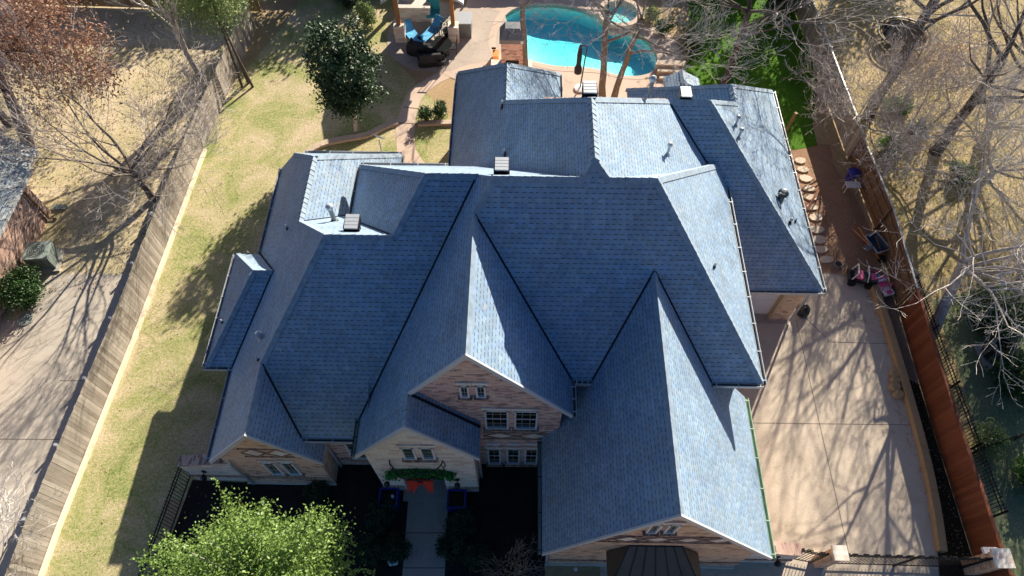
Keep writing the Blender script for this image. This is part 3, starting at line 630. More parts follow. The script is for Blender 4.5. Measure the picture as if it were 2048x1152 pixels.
# ---------------------------------------------------------------- walls
def wall(pts_front, mat='brick', name='wall', uv=None, up=None):
    mb = MB(); mb.poly(pts_front, 0, up=up); return mb.build(name, MT[mat], house)
def body(name, x0, x1, y0, y1, z0, z1, mat='brick'):
    mb = MB(); mb.prism([(x0, y0), (x1, y0), (x1, y1), (x0, y1)], z0, z1); return mb.build(name, MT[mat], house)
body('wall', -5.45, 6.95, 8.6, 16.1, 0, 5.48)
def gable(x0, x1, y, z0, plW, plE, mat, depth, h0, hole=None, drop=0.14):
    """gable wall: polygon under the two roof planes, with side returns"""
    xr = (plE.c-plW.c)/(plW.a-plE.a); zr = plW.z(xr, 0)
    prof = [(x0, z0), (x1, z0), (x1, plE.z(x1, 0)-drop), (xr, zr-drop), (x0, plW.z(x0, 0)-drop)]
    if hole:
        a, b, hz = hole; prof = [(x0, z0), (a, z0)]+[(a, hz)]+[((a+b)/2+(a-b)/2*math.cos(t*math.pi/8), hz+.28*math.sin(t*math.pi/8)) for t in range(1, 8)]+[(b, hz), (b, z0)]+prof[1:]
    mb = MB(); mb.poly([(x, y, z) for x, z in prof], 0, up=(0, -1, 0))
    mb.poly([(x0, y, z0), (x0, y+depth, z0), (x0, y+depth, h0), (x0, y, plW.z(x0, 0)-drop)], 0, up=(-1, 0, 0)); mb.poly([(x1, y, z0), (x1, y+depth, z0), (x1, y+depth, plE.z(x1, 0)-drop), (x1, y, plE.z(x1, 0)-drop)], 0, up=(1, 0, 0))
    return mb.build('wall', MT[mat], house)
gable(-4.5, 1.36, 7.3, 0, pW, pWE, 'brick', 1.3, 5.5)
gable(-4.58, -1.28, 6.3, 0, pW, pSE, 'stone', 1.0, 4.5, hole=(-3.78, -2.38, 2.25))
gable(-9.5, -6.4, 6.5, 0, pWP, pGE, 'brick2', 2.0, 2.9)
gable(1.12, 7.34, 3.95, 0, pGW, pGa, 'brick2', 4.7, 3.2)
body('wall', -9.5, -5.2, 8.4, 19.0, 0, 2.88)
body('wall', -10.4, -9.45, 9.95, 14.0, 0, 2.9, 'brick2')
body('wall', -6.45, -4.45, 7.2, 8.7, 0, 3.95)
body('wall', -2.55, 1.45, 16.0, 24.05, 0, 2.9)
body('wall', 0.0, 6.2, 13.2, 21.6, 0, 4.2)
mbw = MB()
mbw.prism([(6.9, 13.55), (7.25, 13.55), (7.25, 13.9), (6.9, 13.9)], 0, 2.75); mbw.prism([(10.35, 13.45), (10.98, 13.45), (10.98, 23.2), (10.35, 23.2)], 0, 2.75); mbw.prism([(5.0, 14.05), (10.34, 14.05), (10.34, 23.19), (5.0, 23.19)], 0, 2.75)
mbw.prism([(7.25, 13.5), (10.35, 13.5), (10.35, 13.95), (7.25, 13.95)], 2.45, 2.78, bot=True)
mbw.build('wall', MT['brick2'], house)
gd = MB()
for i in range(4): gd.box((8.75, 13.72-0.004*(i % 2), 0.31+i*.56), (3.0, .05, .545))
gdo = gd.build('garage_door', MT['white'], house); tag(gdo, 'white sectional garage door under the right wing')
h_ = MB(); h_.box((8.75, 13.66, .28), (.2, .05, .04)); h_.build('handle', MT['black'], gdo)
jm = MB(); jm.box((10.29, 13.62, 1.2), (.12, .34, 2.45)); jm.box((8.75, 13.62, 2.43), (3.0, .3, .09)); jm.build('door_frame', MT['tan'], house)
# soldier course + ledge + diamonds
def course(x0, x1, y, z, h, mat='brickside', d=.035):
    mb = MB(); mb.box(((x0+x1)/2, y-d/2+.001, z+h/2), (x1-x0, d, h)); return mb.build('brick_course', MT[mat], house)
course(-9.53, -6.37, 6.5, 0.62, .2); course(1.1, 7.36, 3.95, .65, .22); course(-4.6, -3.86, 6.3, .5, .18); course(-2.3, -1.26, 6.3, .5, .18); course(-6.4, -4.5, 7.2, .6, .2)
course(-9.53, -6.37, 6.5, 0.0, .12, 'stone', .06); course(1.1, 7.36, 3.95, 0, .12, 'stone', .06)
def diamonds(x0, x1, y, z0, h, n_, bg='stone'):
    mb = MB(); w = (x1-x0)/n_; t = .05
    for i in range(n_):
        cx_ = x0+w*(i+.5); cz = z0+h/2
        mb.poly([(cx_-w*.42, y-.016, cz), (cx_, y-.016, cz-h*.40), (cx_+w*.42, y-.016, cz), (cx_, y-.016, cz+h*.40)], 0, up=(0, -1, 0))
        for s1 in (-1, 1):
            for s2 in (-1, 1):
                mb.bar((cx_+s1*w*.5, y-.02, cz), (cx_, y-.02, cz+s2*h*.48), t, .03, 1)
    mb.bar((x0, y-.02, z0), (x1, y-.02, z0), .05, .03, 1); mb.bar((x0, y-.02, z0+h), (x1, y-.02, z0+h), .05, .03, 1)
    return mb.build('diamond_band', [MT[bg], MT['brickside']], house)
diamonds(-8.6, -7.0, 6.5, 3.15, .75, 2); diamonds(1.9, 6.2, 3.95, 4.0, .75, 5); diamonds(-1.05, 1.1, 7.3, 2.9, .6, 2, 'stone')
def window(x, z, w, h, y, cols=2, rows=3, glass='glass', head=True, label=None, midrail=False, fr=.055, sill='stone', parent=None):
    f = MB(); d = .05
    for s_ in (-1, 1): f.box((x+s_*(w/2-fr/2), y-d/2, z+h/2), (fr, d+.04, h))
    f.box((x, y-d/2, z+fr/2), (w, d+.06, fr)); f.box((x, y-d/2, z+h-fr/2), (w-.001, d+.04, fr))
    for i in range(1, cols): f.box((x-w/2+w*i/cols, y-.014, z+h/2), (.012, .02, h-2*fr), 0, 1)
    for i in range(1, rows): f.box((x, y-.014, z+h*i/rows), (w-2*fr, .022, .012 if not midrail or i != rows//2 else .05), 0, 1 if not midrail or i != rows//2 else 0)
    o = f.build('window', [MT['white'], MT['tan']], house)
    if label: tag(o, label)
    p_ = MB(); p_.box((x, y-.005, z+h/2), (w-2*fr-.002, .012, h-2*fr-.002)); p_.build('pane', MT[glass], o)
    if sill:
        q = MB(); q.box((x, y-.07, z-.05), (w+.14, .14, .085)); q.build('sill', MT['brickside'], o)
    if head:
        q = MB(); q.box((x, y-.025, z+h+.085), (w+.16, .05, .16)); q.build('lintel', MT['stone'], o)
    return o
def wz(px_, py_, y):  # survey of wall point on plane y
    u = (px_-1024)/FPX; v = (py_-576)/FPX
    x, yy, dz = u, cT-v*sT, -sT-v*cT; X = x*math.cos(YAW)-yy*math.sin(YAW); Y = x*math.sin(YAW)+yy*math.cos(YAW); t = y/Y
    return X*t, HC+dz*t
def wrect(ax, ay, bx, by, y):   # pixel rect (left-top, right-bottom) on wall -> x centre, z bottom, w, h
    x0, z1 = wz(ax, ay, y); x1, z0 = wz(bx, by, y); x1b, _ = wz(bx, ay, y)
    return (x0+x1b)/2, z0, abs(x1b-x0), z1-z0
for a in ((917, 768, 937, 791), (950, 768, 971, 791)):
    x, z, w, h = wrect(*a, 7.3); window(x, z, w, h, 7.3, 2, 3)
for a in ((968, 818, 1017, 854), (1029, 819, 1077, 855)):
    x, z, w, h = wrect(*a, 7.3); window(x, z, w, h, 7.3, 3, 4, midrail=True)
for a in ((974, 895, 1001, 925), (1013, 895, 1040, 925), (1050, 895, 1077, 925)):
    x, z, w, h = wrect(*a, 7.3); window(x, z, w, h, 7.3, 2, 4, midrail=True)
    q = MB(); q.box((x, 7.27, z+h+.5), (w, .05, .16)); q.build('transom', MT['white'], house)
for a in ((799, 892, 826, 915), (837, 892, 865, 915)):
    x, z, w, h = wrect(*a, 6.3); window(x, z, w, h, 6.3, 1, 2, 'glassg')
for a in ((512, 922, 543, 946), (548, 922, 580, 946)):
    x, z, w, h = wrect(*a, 6.5); window(x+.1, z, w*.82, h, 6.5, 2, 3, 'glassg')
for a in ((1303, 1045, 1327, 1062), (1340, 1045, 1364, 1062)):
    x, z, w, h = wrect(*a, 3.95); window(x, z, w, h, 3.95, 2, 3, sill='s')
window(-5.2, .9, 1.0, 1.7, 7.2, 2, 4, midrail=True); q = MB(); q.box((-5.3, 7.15, 3.4), (1.2, .06, .14)); q.build('transom', MT['white'], house)
# front door recess
dr = MB(); dr.box((-3.08, 6.95, 1.15), (1.5, .06, 2.3)); dro = dr.build('front_door', MT['acd'], house)
q = MB(); q.lathe((-2.6, 6.9, 1.0), [(.001, -.03), (.03, 0), (.001, .03)], 8); q.build('handle', MT['bronze'], dro)
for xx in (-3.79, -2.37): MB().box((xx, 6.62, 1.12), (.06, .62, 2.25)).build('door_jamb', MT['brick2'], house)
q = MB(); q.box((-3.08, 6.3, .07), (1.7, .75, .14)); q.build('door_step', MT['conc3'], house)
# juliet balcony
q = MB(); xb, zb = wz(833, 948, 6.3); zb = 2.95; xb = -3.08
for t in range(13):
    a = math.pi*t/12; x = xb-.82*math.cos(a); y = 6.28-.42*math.sin(a)
    q.tube([(x, y, zb), (x+.06*math.cos(a)*-1, y-.06*math.sin(a), zb+.25), (x, y, zb+.72)], .013, 4)
for z in (zb, zb+.72):
    q.tube([(xb-.82*math.cos(math.pi*t/16), 6.28-.42*math.sin(math.pi*t/16), z) for t in range(17)], .02, 5)
q.build('balcony_rail', MT['black'], house)
def wall_lamp(x, y, z, parent, mats=('black', 'trim')):
    q = MB(); q.box((x, y-.02, z), (.12, .04, .2)); q.tube([(x, y-.03, z-.02), (x, y-.18, z+.06), (x, y-.2, z+.02)], .014, 5)
    q.lathe((x, y-.2, z-.22), [(.03, -.04), (.085, .02), (.1, .16), (.11, .2), (.02, .27)], 6)
    return q.build('wall_lamp', MT[mats[0]], parent)
wall_lamp(wz(776, 958, 6.3)[0], 6.3, 1.6, house); wall_lamp(wz(915, 958, 6.3)[0], 6.3, 1.6, house)
# metal awning on garage gable
aw = MB(); yA = 3.93; ax0, ax1 = P(1213, 1105, 2.6).x, P(1398, 1105, 2.6).x; zt, zb_ = 3.45, 2.5; yo = yA-1.15
t0, t1 = P(1258, 1094, 3.4).x, P(1364, 1094, 3.4).x
A0, A1 = V((t0, yA, zt)), V((t1, yA, zt)); B0, B1 = V((ax0, yo, zb_)), V((ax1, yo, zb_)); C0, C1 = V((ax0, yA, zb_)), V((ax1, yA, zb_))
aw.poly([A0, A1, B1, B0], 0, up=(0, 0, 1)); aw.poly([A0, B0, C0], 0, up=(-1, 0, 0)); aw.poly([A1, B1, C1], 0, up=(1, 0, 0)); aw.poly([B0, B1, C1, C0], 0, up=(0, 0, -1))
for i in range(1, 6):
    s_ = i/6; a = A0.lerp(A1, s_); b = B0.lerp(B1, s_*.98+.01); b2 = V((max(ax0, min(ax1, t0+(t1-t0)*s_)), 0, 0))
    aw.bar(a+V((0, 0, .015)), b+V((0, 0, .015)), .022, .03, 1)
aw.bar(A0, B0, .04, .03, 1); aw.bar(A1, B1, .04, .03, 1); aw.bar(A0, A1, .05, .03, 1)
aw.build('awning', [MT['bronze'], MT['capdark']], house)
# downspouts
def spout(pts): q = MB(); q.tube(pts, .045, 6); return q.build('downspout', MT['lightgrey'], house)
spout([(-6.2, 7.2, 3.0), (-6.2, 6.9, 2.7), (-6.28, 7.1, 2.4), (-6.28, 7.1, .1)]); spout([(1.0, 3.9, 3.0), (1.02, 3.85, 2.6), (1.06, 3.88, .1)]); spout([(-1.15, 6.9, 4.2), (-1.2, 6.8, 3.7), (-1.2, 6.8, .1)]); spout([(-2.68, 17.2, 2.9), (-2.68, 17.2, .1)])
spout([(10.95, 13.3, 2.8), (11.05, 13.36, 2.4), (11.05, 13.36, .1)]); spout([(-9.4, 6.6, 2.8), (-9.3, 6.42, 2.5), (-9.3, 6.42, .1)])
# ---------------------------------------------------------------- roof vents
def onroof(px_, py_, pl):
    u = (px_-1024)/FPX; v = (py_-576)/FPX
    x, yy, dz = u, cT-v*sT, -sT-v*cT; X = x*math.cos(YAW)-yy*math.sin(YAW); Y = x*math.sin(YAW)+yy*math.cos(YAW)
    t = (pl.c-HC)/(dz-pl.a*X-pl.b*Y); return V((X*t, Y*t, HC+dz*t))
def pipe(px_, py_, pl, h, r=.055, capr=.09, mat='lightgrey', storm=False, at=None):
    p = at if at else onroof(px_, py_, pl); q = MB(); q.lathe(p, [(r*2.2, -.1), (r*1.5, .06), (r, .07), (r, h)], 10)
    o = q.build('vent_pipe', MT['acd' if storm else mat], house)
    c_ = MB(); c_.lathe(p+V((0, 0, h)), [(capr, -.02), (capr, .05), (capr*.4, .1)] if not storm else [(capr*.8, -.12), (capr*1.1, -.1), (capr*1.1, .02), (capr*.3, .09)], 12); c_.build('vent_cap', MT['lightgrey'], o)
pipe(669, 442, pB, .8, .075, .11, storm=True)
PIPE_BACK = 1
pipe(1335, 308, pBE, .42, .045, .085); pipe(1471, 250, pRE, .38, .045, .085); pipe(1477, 275, pRE, .38, .045, .085)
pipe(1010, 312, pBW, .3, .035, .05, 'black'); pipe(1004, 216, pBW, .28, .035, .05, 'black'); pipe(523, 676, pWP, .25, .06, .12); pipe(1579, 446, pRE, .2, .04, .06, 'black'); pipe(575, 458, pWP, .14, .03, .035, 'black')
pipe(517, 720, pWP, .12, .03, .035, 'black'); pipe(445, 645, pbW, .12, .03, .035, 'black'); pipe(1428, 534, pE, .12, .03, .035, 'black'); pipe(1590, 443, pRE, .12, .03, .03, 'black'); pipe(498, 508, pbN, .12, .03, .03, 'black')
p = onroof(1560, 398, pRE); q = MB(); q.lathe(p, [(.16, -.2), (.13, .1), (.12, .22)], 12); tb = q.build('turbine_vent', MT['acd'], house)
q = MB()
for i in range(14):
    a = 2*math.pi*i/14; q.poly([p+V((.13*math.cos(a), .13*math.sin(a), .2)), p+V((.22*math.cos(a+.3), .22*math.sin(a+.3), .34)), p+V((.2*math.cos(a+.5), .2*math.sin(a+.5), .36)), p+V((.12*math.cos(a+.4), .12*math.sin(a+.4), .5))])
q.lathe(p+V((0, 0, .46)), [(.14, 0), (.1, .05), (.01, .07)], 12); q.build('turbine_head', MT['acd'], tb)
def behind(px_, y, pl):
    x = 0.0
    for _ in range(40):
        z = pl.z(x, y); X_ = x*math.cos(YAW)+y*math.sin(YAW); Y_ = -x*math.sin(YAW)+y*math.cos(YAW); dep = Y_*cT-(z-HC)*sT; x += ((px_-1024)/FPX*dep-X_)*.9
    return V((x, y, pl.z(x, y)))
def boxvent(px_, py_, pl, w=.38, d=.40, at=None):
    p = at if at else onroof(px_, py_, pl); q = MB(); q.box(p+V((0, 0, .12)), (w*.8, d*.7, .5)); o = q.build('box_vent', MT['capdark'], house)
    t_ = MB()
    for i in range(4): t_.box(p+V((0, -d*.42+d*.28*i, .42+.006*i)), (w, d*.275, .05))
    t_.build('vent_lid', MT['lightgrey'], o)
    k_ = MB(); k_.prism([(p.x-w*.6, p.y-d*.5), (p.x+w*.6, p.y-d*.5), (p.x+w*.55, p.y+d*.5), (p.x-w*.55, p.y+d*.5)], p.z+.22, p.z+.42, bot=True); k_.build('vent_hood', MT['black'], o)
boxvent(1004, 348, pN); boxvent(709, 460, pB, .40, .46); boxvent(0, 0, pBN, .38, .42, behind(1177, 15.1, pBN)); boxvent(0, 0, pRN, .36, .42, behind(1367, 18.45, pRN)); pipe(0, 0, pBN, 1.0, .065, .1, storm=True, at=behind(1296, 17.2, pBN))
# ================================================================== FENCES
def board_fence(name, pts, h, mat, label, cat='fence', bw=0.14, gap=0.006, capw=0, posts=2.4, rails=True, railside=1, jit=0.02, capmat=None, seed=1, post_h=0.0, group=None):
    rnd = random.Random(seed); pts = [Vector((p[0], p[1], 0)) for p in pts]
    root = thing(name, label, cat, tuple(pts[0]), group=group)
    bm_ = MB(); rm = MB(); pm = MB(); cm = MB(); bi = 0; acc = 0
    for i in range(len(pts)-1):
        a, b = pts[i], pts[i+1]; d = b-a; L = d.length; d.normalize(); nn = Vector((-d.y, d.x, 0)); ang = math.atan2(d.y, d.x)
        k = int(L/(bw+gap))
        for j in range(k):
            c = a+d*((j+.5)*L/k); hh = h+rnd.uniform(-jit, jit); k0 = len(bm_.uv)
            bm_.box(c+nn*rnd.uniform(-.004, .004)+Vector((0, 0, hh/2+.03)), (L/k-gap, .018, hh-.03), ang)
            bm_.uv[k0:] = [(bi*.145+.05, v_[1]) for v_ in bm_.uv[k0:]]; bi += 1
        if rails:
            for z in (.3, h*.52, h-.28): rm.box((a+b)/2+nn*railside*.035+Vector((0, 0, z)), (L, .045, .09), ang)
        kp = max(1, int(L/posts))
        for j in range(kp+1 if i == len(pts)-2 else kp): MB().box(a+d*(L*j/kp)+nn*railside*.095+Vector((0, 0, (h+post_h)/2)), (.09, .09, h+post_h), ang).build('post', MT[mat if mat != 'greyfence' else 'lightgrey'], root)
        if capw: cm.box((a+b)/2+Vector((0, 0, h+.03)), (L+.02, capw, .035), ang)
    bm_.build('boards', MT[mat], root)
    if rails: rm.build('rails', MT[mat], root)
    if capw: cm.build('top_cap', MT[capmat or mat], root)
    return root
lf = [P(110, 1060), P(264, 675), P(405, 300), P(470, 168)]
lf = [Vector((-15.9, 0.5, 0)), Vector((-15.85, 4.75, 0)), Vector((-15.45, 12.2, 0)), Vector((-15.12, 22.2, 0)), Vector((-14.75, 26.7, 0)), Vector((-14.5, 31.2, 0))]
board_fence('wooden_fence', lf, 1.62, 'greyfence', 'long weathered grey board fence between the side lawn and the neighbouring driveway', railside=1, post_h=.06, seed=3)
kerb('fence_kerb', [(x+.12, y) for x, y, z in [tuple(v) for v in lf[:4]]], .16, .12, MT['conc4'], 'narrow pale concrete kerb under the grey board fence', 'kerb')
board_fence('wooden_fence', [Vector((-34, 33.0, 0)), Vector((-14.5, 32.4, 0))], 1.75, 'tanfence', 'tan board fence closing the back of the left neighbouring yard', seed=5, railside=1)
board_fence('wooden_fence', [Vector((-14.3, 35.8, 0)), Vector((14.6, 36.6, 0))], 1.8, 'brownfence', 'dark board fence behind the pavilion and pool', seed=6)
rfx = [(15.52, 3.6), (15.52, 9.2), (15.58, 11.6), (15.64, 14.0)]
board_fence('wooden_fence', [Vector((a, b, 0)) for a, b in rfx], 1.58, 'redfence', 'fresh red stained board fence beside the driveway', seed=8, railside=-1, capw=.12, capmat='redfence', jit=.0, gap=.004)
board_fence('wooden_fence', [Vector((15.62, 14.05, 0)), Vector((15.75, 18.0, 0)), Vector((15.5, 22.0, 0))], 1.62, 'brownfence', 'old brown board fence with rails facing the side path', seed=9, railside=1, capw=.07, capmat='lightgrey')
board_fence('wooden_fence', [Vector((15.5, 22.1, 0)), Vector((15.3, 28, 0)), Vector((15.0, 36.2, 0))], 1.7, 'greyfence', 'grey shaded board fence beside the green back lawn', seed=10, railside=-1, capw=.06, capmat='lightgrey')
def iron_fence(name, a, b, h, label, cat='fence', sp=.11, curl=False, group=None, mat='black', z0=0.0, arch=0.0):
    a, b = Vector((a[0], a[1], 0)), Vector((b[0], b[1], 0)); root = thing(name, label, cat, tuple(a), group=group)
    d = b-a; L = d.length; d.normalize(); k = int(L/sp); pk = MB(); rl = MB(); po = MB()
    for i in range(1, k):
        c = a+d*(L*i/k); hh = h+arch*math.sin(math.pi*i/k); pk.bar(c+V((0, 0, .08)), c+V((0, 0, hh)), .016)
    for z in (.15, h-.12, h-.3): rl.bar(a+V((0, 0, z)), b+V((0, 0, z)), .03)
    for t in ([0, 1] if L < 3 else [j/int(L/2) for j in range(int(L/2)+1)]):
        c = a+d*L*t; MB().bar(c, c+V((0, 0, h+.05)), .06).build('post', MT[mat], root)
    pk.build('pickets', MT[mat], root); rl.build('rails', MT[mat], root)
    if curl:
        cu = MB(); n_ = int(L/.32)
        for i in range(n_):
            c = a+d*(L*(i+.5)/n_)
            for s_ in (-1, 1): cu.tube([c+d*(s_*(.02+.13*t/8)*math.cos(t*.75))+V((0, 0, h-.02+.16*math.sin(t*.55))) for t in range(9)], .012, 4)
        cu.build('scrollwork', MT[mat], root)
    return root
iron_fence('iron_fence', P(385, 950), P(305, 1175), 1.25, 'black iron picket fence dividing side lawn from the dark front bed')
g1 = (P(1880, 1112).x, 4.02)
iron_fence('iron_gate', (10.55, 4.1), (15.0, 4.05), 1.75, 'wide black iron driveway gate with scrolled top between two pillars', 'gate', .12, True)
iron_fence('iron_gate', (9.2, 4.25), (9.95, 4.12), 1.6, 'narrow black iron gate between curved wall and left pillar', 'gate', .1, True)
iron_fence('iron_fence', (16.25, 5.6), (16.0, 14.8), 1.45, 'black iron fence running behind the red board fence', sp=.12)
iron_fence('iron_fence', P(1935, 912), P(2022, 882), 1.1, 'short ivy covered iron fence in the right neighbouring lawn')
iron_fence('iron_fence', (10.5, 2.9), (15.2, 2.9), 1.1, 'front iron railing below the driveway gate', sp=.12)
# brick pillars + garden walls
def pillar(x, y, h, label, w=.6):
    root = thing('brick_pillar', label, 'pillar', (x, y, 0), group='brick gate pillars')
    MB().prism([(x-w/2, y-w/2), (x+w/2, y-w/2), (x+w/2, y+w/2), (x-w/2, y+w/2)], 0, h).build('shaft', MT['brick2'], root)
    c_ = MB(); c_.prism([(x-w/2-.06, y-w/2-.06), (x+w/2+.06, y-w/2-.06), (x+w/2+.06, y+w/2+.06), (x-w/2-.06, y+w/2+.06)], h, h+.12, bot=True); c_.build('cap', MT['stone'], root)
    return root
pillar(15.3, 4.05, 1.75, 'brick pillar with pale cap at the red fence end of the gate', .46); pillar(10.25, 4.12, 1.75, 'brick pillar with pale cap at the house side of the driveway gate', .34)
def curved_wall(x0, x1, y, z0, z1, label, lamp_x, th=.3, drop=False):
    root = thing('garden_wall', label, 'garden wall', (x0, y, 0)); n_ = 14; body_ = MB(); cp = MB()
    def ht_(t): s_ = t*t*(3-2*t); return z0+(z1-z0)*s_
    for i in range(n_):
        a, b = i/n_, (i+1)/n_; xa, xb = x0+(x1-x0)*a, x0+(x1-x0)*b; ha, hb = ht_(a), ht_(b)
        body_.poly([(xa, y, 0), (xb, y, 0), (xb, y, hb), (xa, y, ha)], 0, up=(0, -1, 0)); body_.poly([(xa, y+th, 0), (xb, y+th, 0), (xb, y+th, hb), (xa, y+th, ha)], 0, up=(0, 1, 0))
        cp.poly([(xa, y-.04, ha+.09), (xb, y-.04, hb+.09), (xb, y+th+.04, hb+.09), (xa, y+th+.04, ha+.09)], 0, up=(0, 0, 1))
        cp.poly([(xa, y-.04, ha+.09), (xb, y-.04, hb+.09), (xb, y-.04, hb), (xa, y-.04, ha)], 0, up=(0, -1, 0)); cp.poly([(xa, y+th+.04, ha+.09), (xb, y+th+.04, hb+.09), (xb, y+th+.04, hb), (xa, y+th+.04, ha)], 0, up=(0, 1, 0))
    for x, h in ((x0, z0), (x1, z1)): body_.poly([(x, y, 0), (x, y+th, 0), (x, y+th, h), (x, y, h)], 0); cp.poly([(x, y-.04, h), (x, y+th+.04, h), (x, y+th+.04, h+.09), (x, y-.04, h+.09)], 0)
    body_.build('wall_face', MT['stone'], root); cp.build('brick_coping', MT['pinkbrick'], root)
    q = MB(); q.box(((x0+x1)/2, y-.015, .62), (abs(x1-x0)-.02, .04, .16)); q.build('brick_course', MT['brickside'], root)
    wall_lamp(lamp_x, y, 1.15, root); return root
curved_wall(-11.35, -9.52, 6.55, 1.75, 2.15, 'curved top garden wall with lamp joined to the left front gable', -10.7)
curved_wall(9.15, 7.36, 4.1, 1.5, 2.0, 'curved top garden wall with lamp joined to the garage gable', 8.5)
# ================================================================== TREES
def bare_tree(name, label, base, h, spread, seed, bark, twig, lean=(0, 0), trunk_r=.2, fork=.35, limbs=7, lv=(6, 5, 4), cat='bare tree', up=.55, group=None, tw=.0055, cut=None, droop=0.0):
    rnd = random.Random(seed); root = thing(name, label, cat, tuple(base), group=group); tm = MB(); cm = MB(); base = Vector(base)
    lean = Vector((lean[0], lean[1], 0)); tips = []
    if cat == 'bare tree': lv = tuple(lv)+(3,)
    def rv(d, a):
        ax = d.cross(Vector((rnd.uniform(-1, 1), rnd.uniform(-1, 1), rnd.uniform(-1, 1))))
        if ax.length < 1e-3: ax = Vector((1, 0, 0))
        return (Matrix.Rotation(a, 3, ax.normalized())@d).normalized()
    def grow(p, d, L, r, level):
        n_ = 6 if level < 2 else (3 if level < 4 else 2); pts = [p]; rad = [r]; dd = d.copy()
        for i in range(n_):
            dd = (rv(dd, rnd.uniform(.05, .38))+Vector((0, 0, .10*up-droop))).normalized(); p = p+dd*(L/n_); pts.append(p); rad.append(max(tw, r*(1-.8*(i+1)/n_)))
        (tm if level < 2 else cm).tube(pts, rad, 7 if level < 1 else (5 if level < 2 else 3), cap=False)
        if level >= len(lv)+1: tips.append(pts[-1]); return
        k = lv[level-1] if level else limbs
        for i in range(k):
            t = rnd.uniform(.25, 1) if i else 1.0; f = t*n_; q = min(n_-1, int(f)); pp = pts[q].lerp(pts[q+1], f-q); dq = (pts[q+1]-pts[q]).normalized()
            nd = rv(dq, rnd.uniform(.35, 1.0)*spread if i else .2); nd = (nd+Vector((0, 0, .18*up))).normalized()
            grow(pp, nd, L*rnd.uniform(.48, .78)*(1.15-.45*t), max(tw, rad[q]*rnd.uniform(.45, .62)), level+1)
    # trunk
    n_ = 6; pts = [base+Vector((0, 0, -.1))]; rad = [trunk_r*1.25]; top = h*fork
    for i in range(1, n_+1):
        t = i/n_; pts.append(base+Vector((0, 0, top*t))+lean*top*t+Vector((rnd.uniform(-.05, .05), rnd.uniform(-.05, .05), 0))*h*.12); rad.append(trunk_r*(1.05-.3*t))
    tm.tube(pts, rad, 9, cap=False); d0 = (pts[-1]-pts[-2]).normalized()
    a0 = rnd.uniform(0, 6)
    for i in range(limbs):
        a = a0+2*math.pi*i/limbs+rnd.uniform(-.35, .35); t = rnd.uniform(.55, 1) if i > 1 else 1; q = min(n_-1, int(t*n_))
        if cut and math.cos(a-cut) > .35: a += math.pi*.75
        pp = pts[q].lerp(pts[q+1], t*n_-q) if q < n_ else pts[-1]
        nd = (Vector((math.cos(a)*spread, math.sin(a)*spread, rnd.uniform(.55, 1.2)))+lean*.8).normalized()
        grow(pp, nd, (h-top)*rnd.uniform(.62, .85), rad[q]*rnd.uniform(.38, .56), 1)
    tm.build('trunk', MT[bark], root, smooth=True); cm.build('crown', MT[twig], root)
    return root, tips
def leaves(mb, centers, n_, rad, size, rnd, squash=1.0, flat=0.4):
    for _ in range(n_):
        c = rnd.choice(centers); d = Vector((rnd.gauss(0, 1), rnd.gauss(0, 1), rnd.gauss(0, squash)))*rad*.5; p = c+d
        nn = Vector((rnd.uniform(-1, 1), rnd.uniform(-1, 1), rnd.uniform(-.3, 1)+flat)).normalized(); t = nn.cross(Vector((rnd.uniform(-1, 1), rnd.uniform(-1, 1), .3))).normalized(); b_ = nn.cross(t); s_ = size*rnd.uniform(.6, 1.3)
        k = len(mb.v); mb.v += [tuple(p-t*s_), tuple(p+b_*s_*.5), tuple(p+t*s_), tuple(p-b_*s_*.5)]; mb.f.append([k, k+1, k+2, k+3]); mb.mi.append(0); mb.uv += [(0, 0), (1, 0), (1, 1), (0, 1)]
def clumps(c, r, k, rnd, inner=.55, lump=None):
    out = []
    for _ in range(k):
        while True:
            d = Vector((rnd.uniform(-1, 1), rnd.uniform(-1, 1), rnd.uniform(-1, 1)))
            if .05 < d.length < 1: break
        rr = rnd.uniform(inner, 1.0); d.normalize()
        wob = 1+.16*math.sin(3*math.atan2(d.y, d.x)+c[0])+.12*math.sin(5*d.z+c[1])
        out.append(Vector((c[0]+d.x*r[0]*rr*wob, c[1]+d.y*r[1]*rr*wob, c[2]+d.z*r[2]*rr)))
    return out
def leaf_tree(name, label, base, c, r, n_, size, mat, seed, bark='bark', tr=.14, k=60, clump=.45, inner=.5, cat='tree', lean=(0, 0), branches=9, group=None, sprigs=0, multi=1):
    rnd = random.Random(seed); root = thing(name, label, cat, tuple(base), group=group); base = Vector(base); c = Vector(c); tm = MB()
    for m_ in range(multi):
        b0 = base+Vector((rnd.uniform(-.4, .4), rnd.uniform(-.4, .4), 0))*(m_ > 0); tm.tube([b0, b0.lerp(c, .4)+Vector((rnd.uniform(-.1, .1), 0, 0)), c], [tr, tr*.8, tr*.35], 8, cap=False)
    cl = clumps(c, r, k, rnd, inner)
    for q in rnd.sample(cl, min(branches, len(cl))): s_ = base.lerp(c, rnd.uniform(.55, 1)); tm.tube([s_, s_.lerp(q, .5)+Vector((0, 0, .1)), q], [tr*.35, tr*.2, .012], 5, cap=False)
    tm.build('trunk', MT[bark], root, smooth=True); lm = MB(); leaves(lm, cl, n_, clump, size, rnd)
    if sprigs:
        for _ in range(sprigs):
            q = rnd.choice(cl); d = (q-c).normalized()+Vector((rnd.uniform(-.3, .3), rnd.uniform(-.3, .3), rnd.uniform(.1, .9))); d.normalize(); L = rnd.uniform(.5, 1.1)
            leaves(lm, [q+d*L*t/7 for t in range(3, 8)], 46, .07, size, rnd)
    lm.build('crown', MT[mat], root); return root
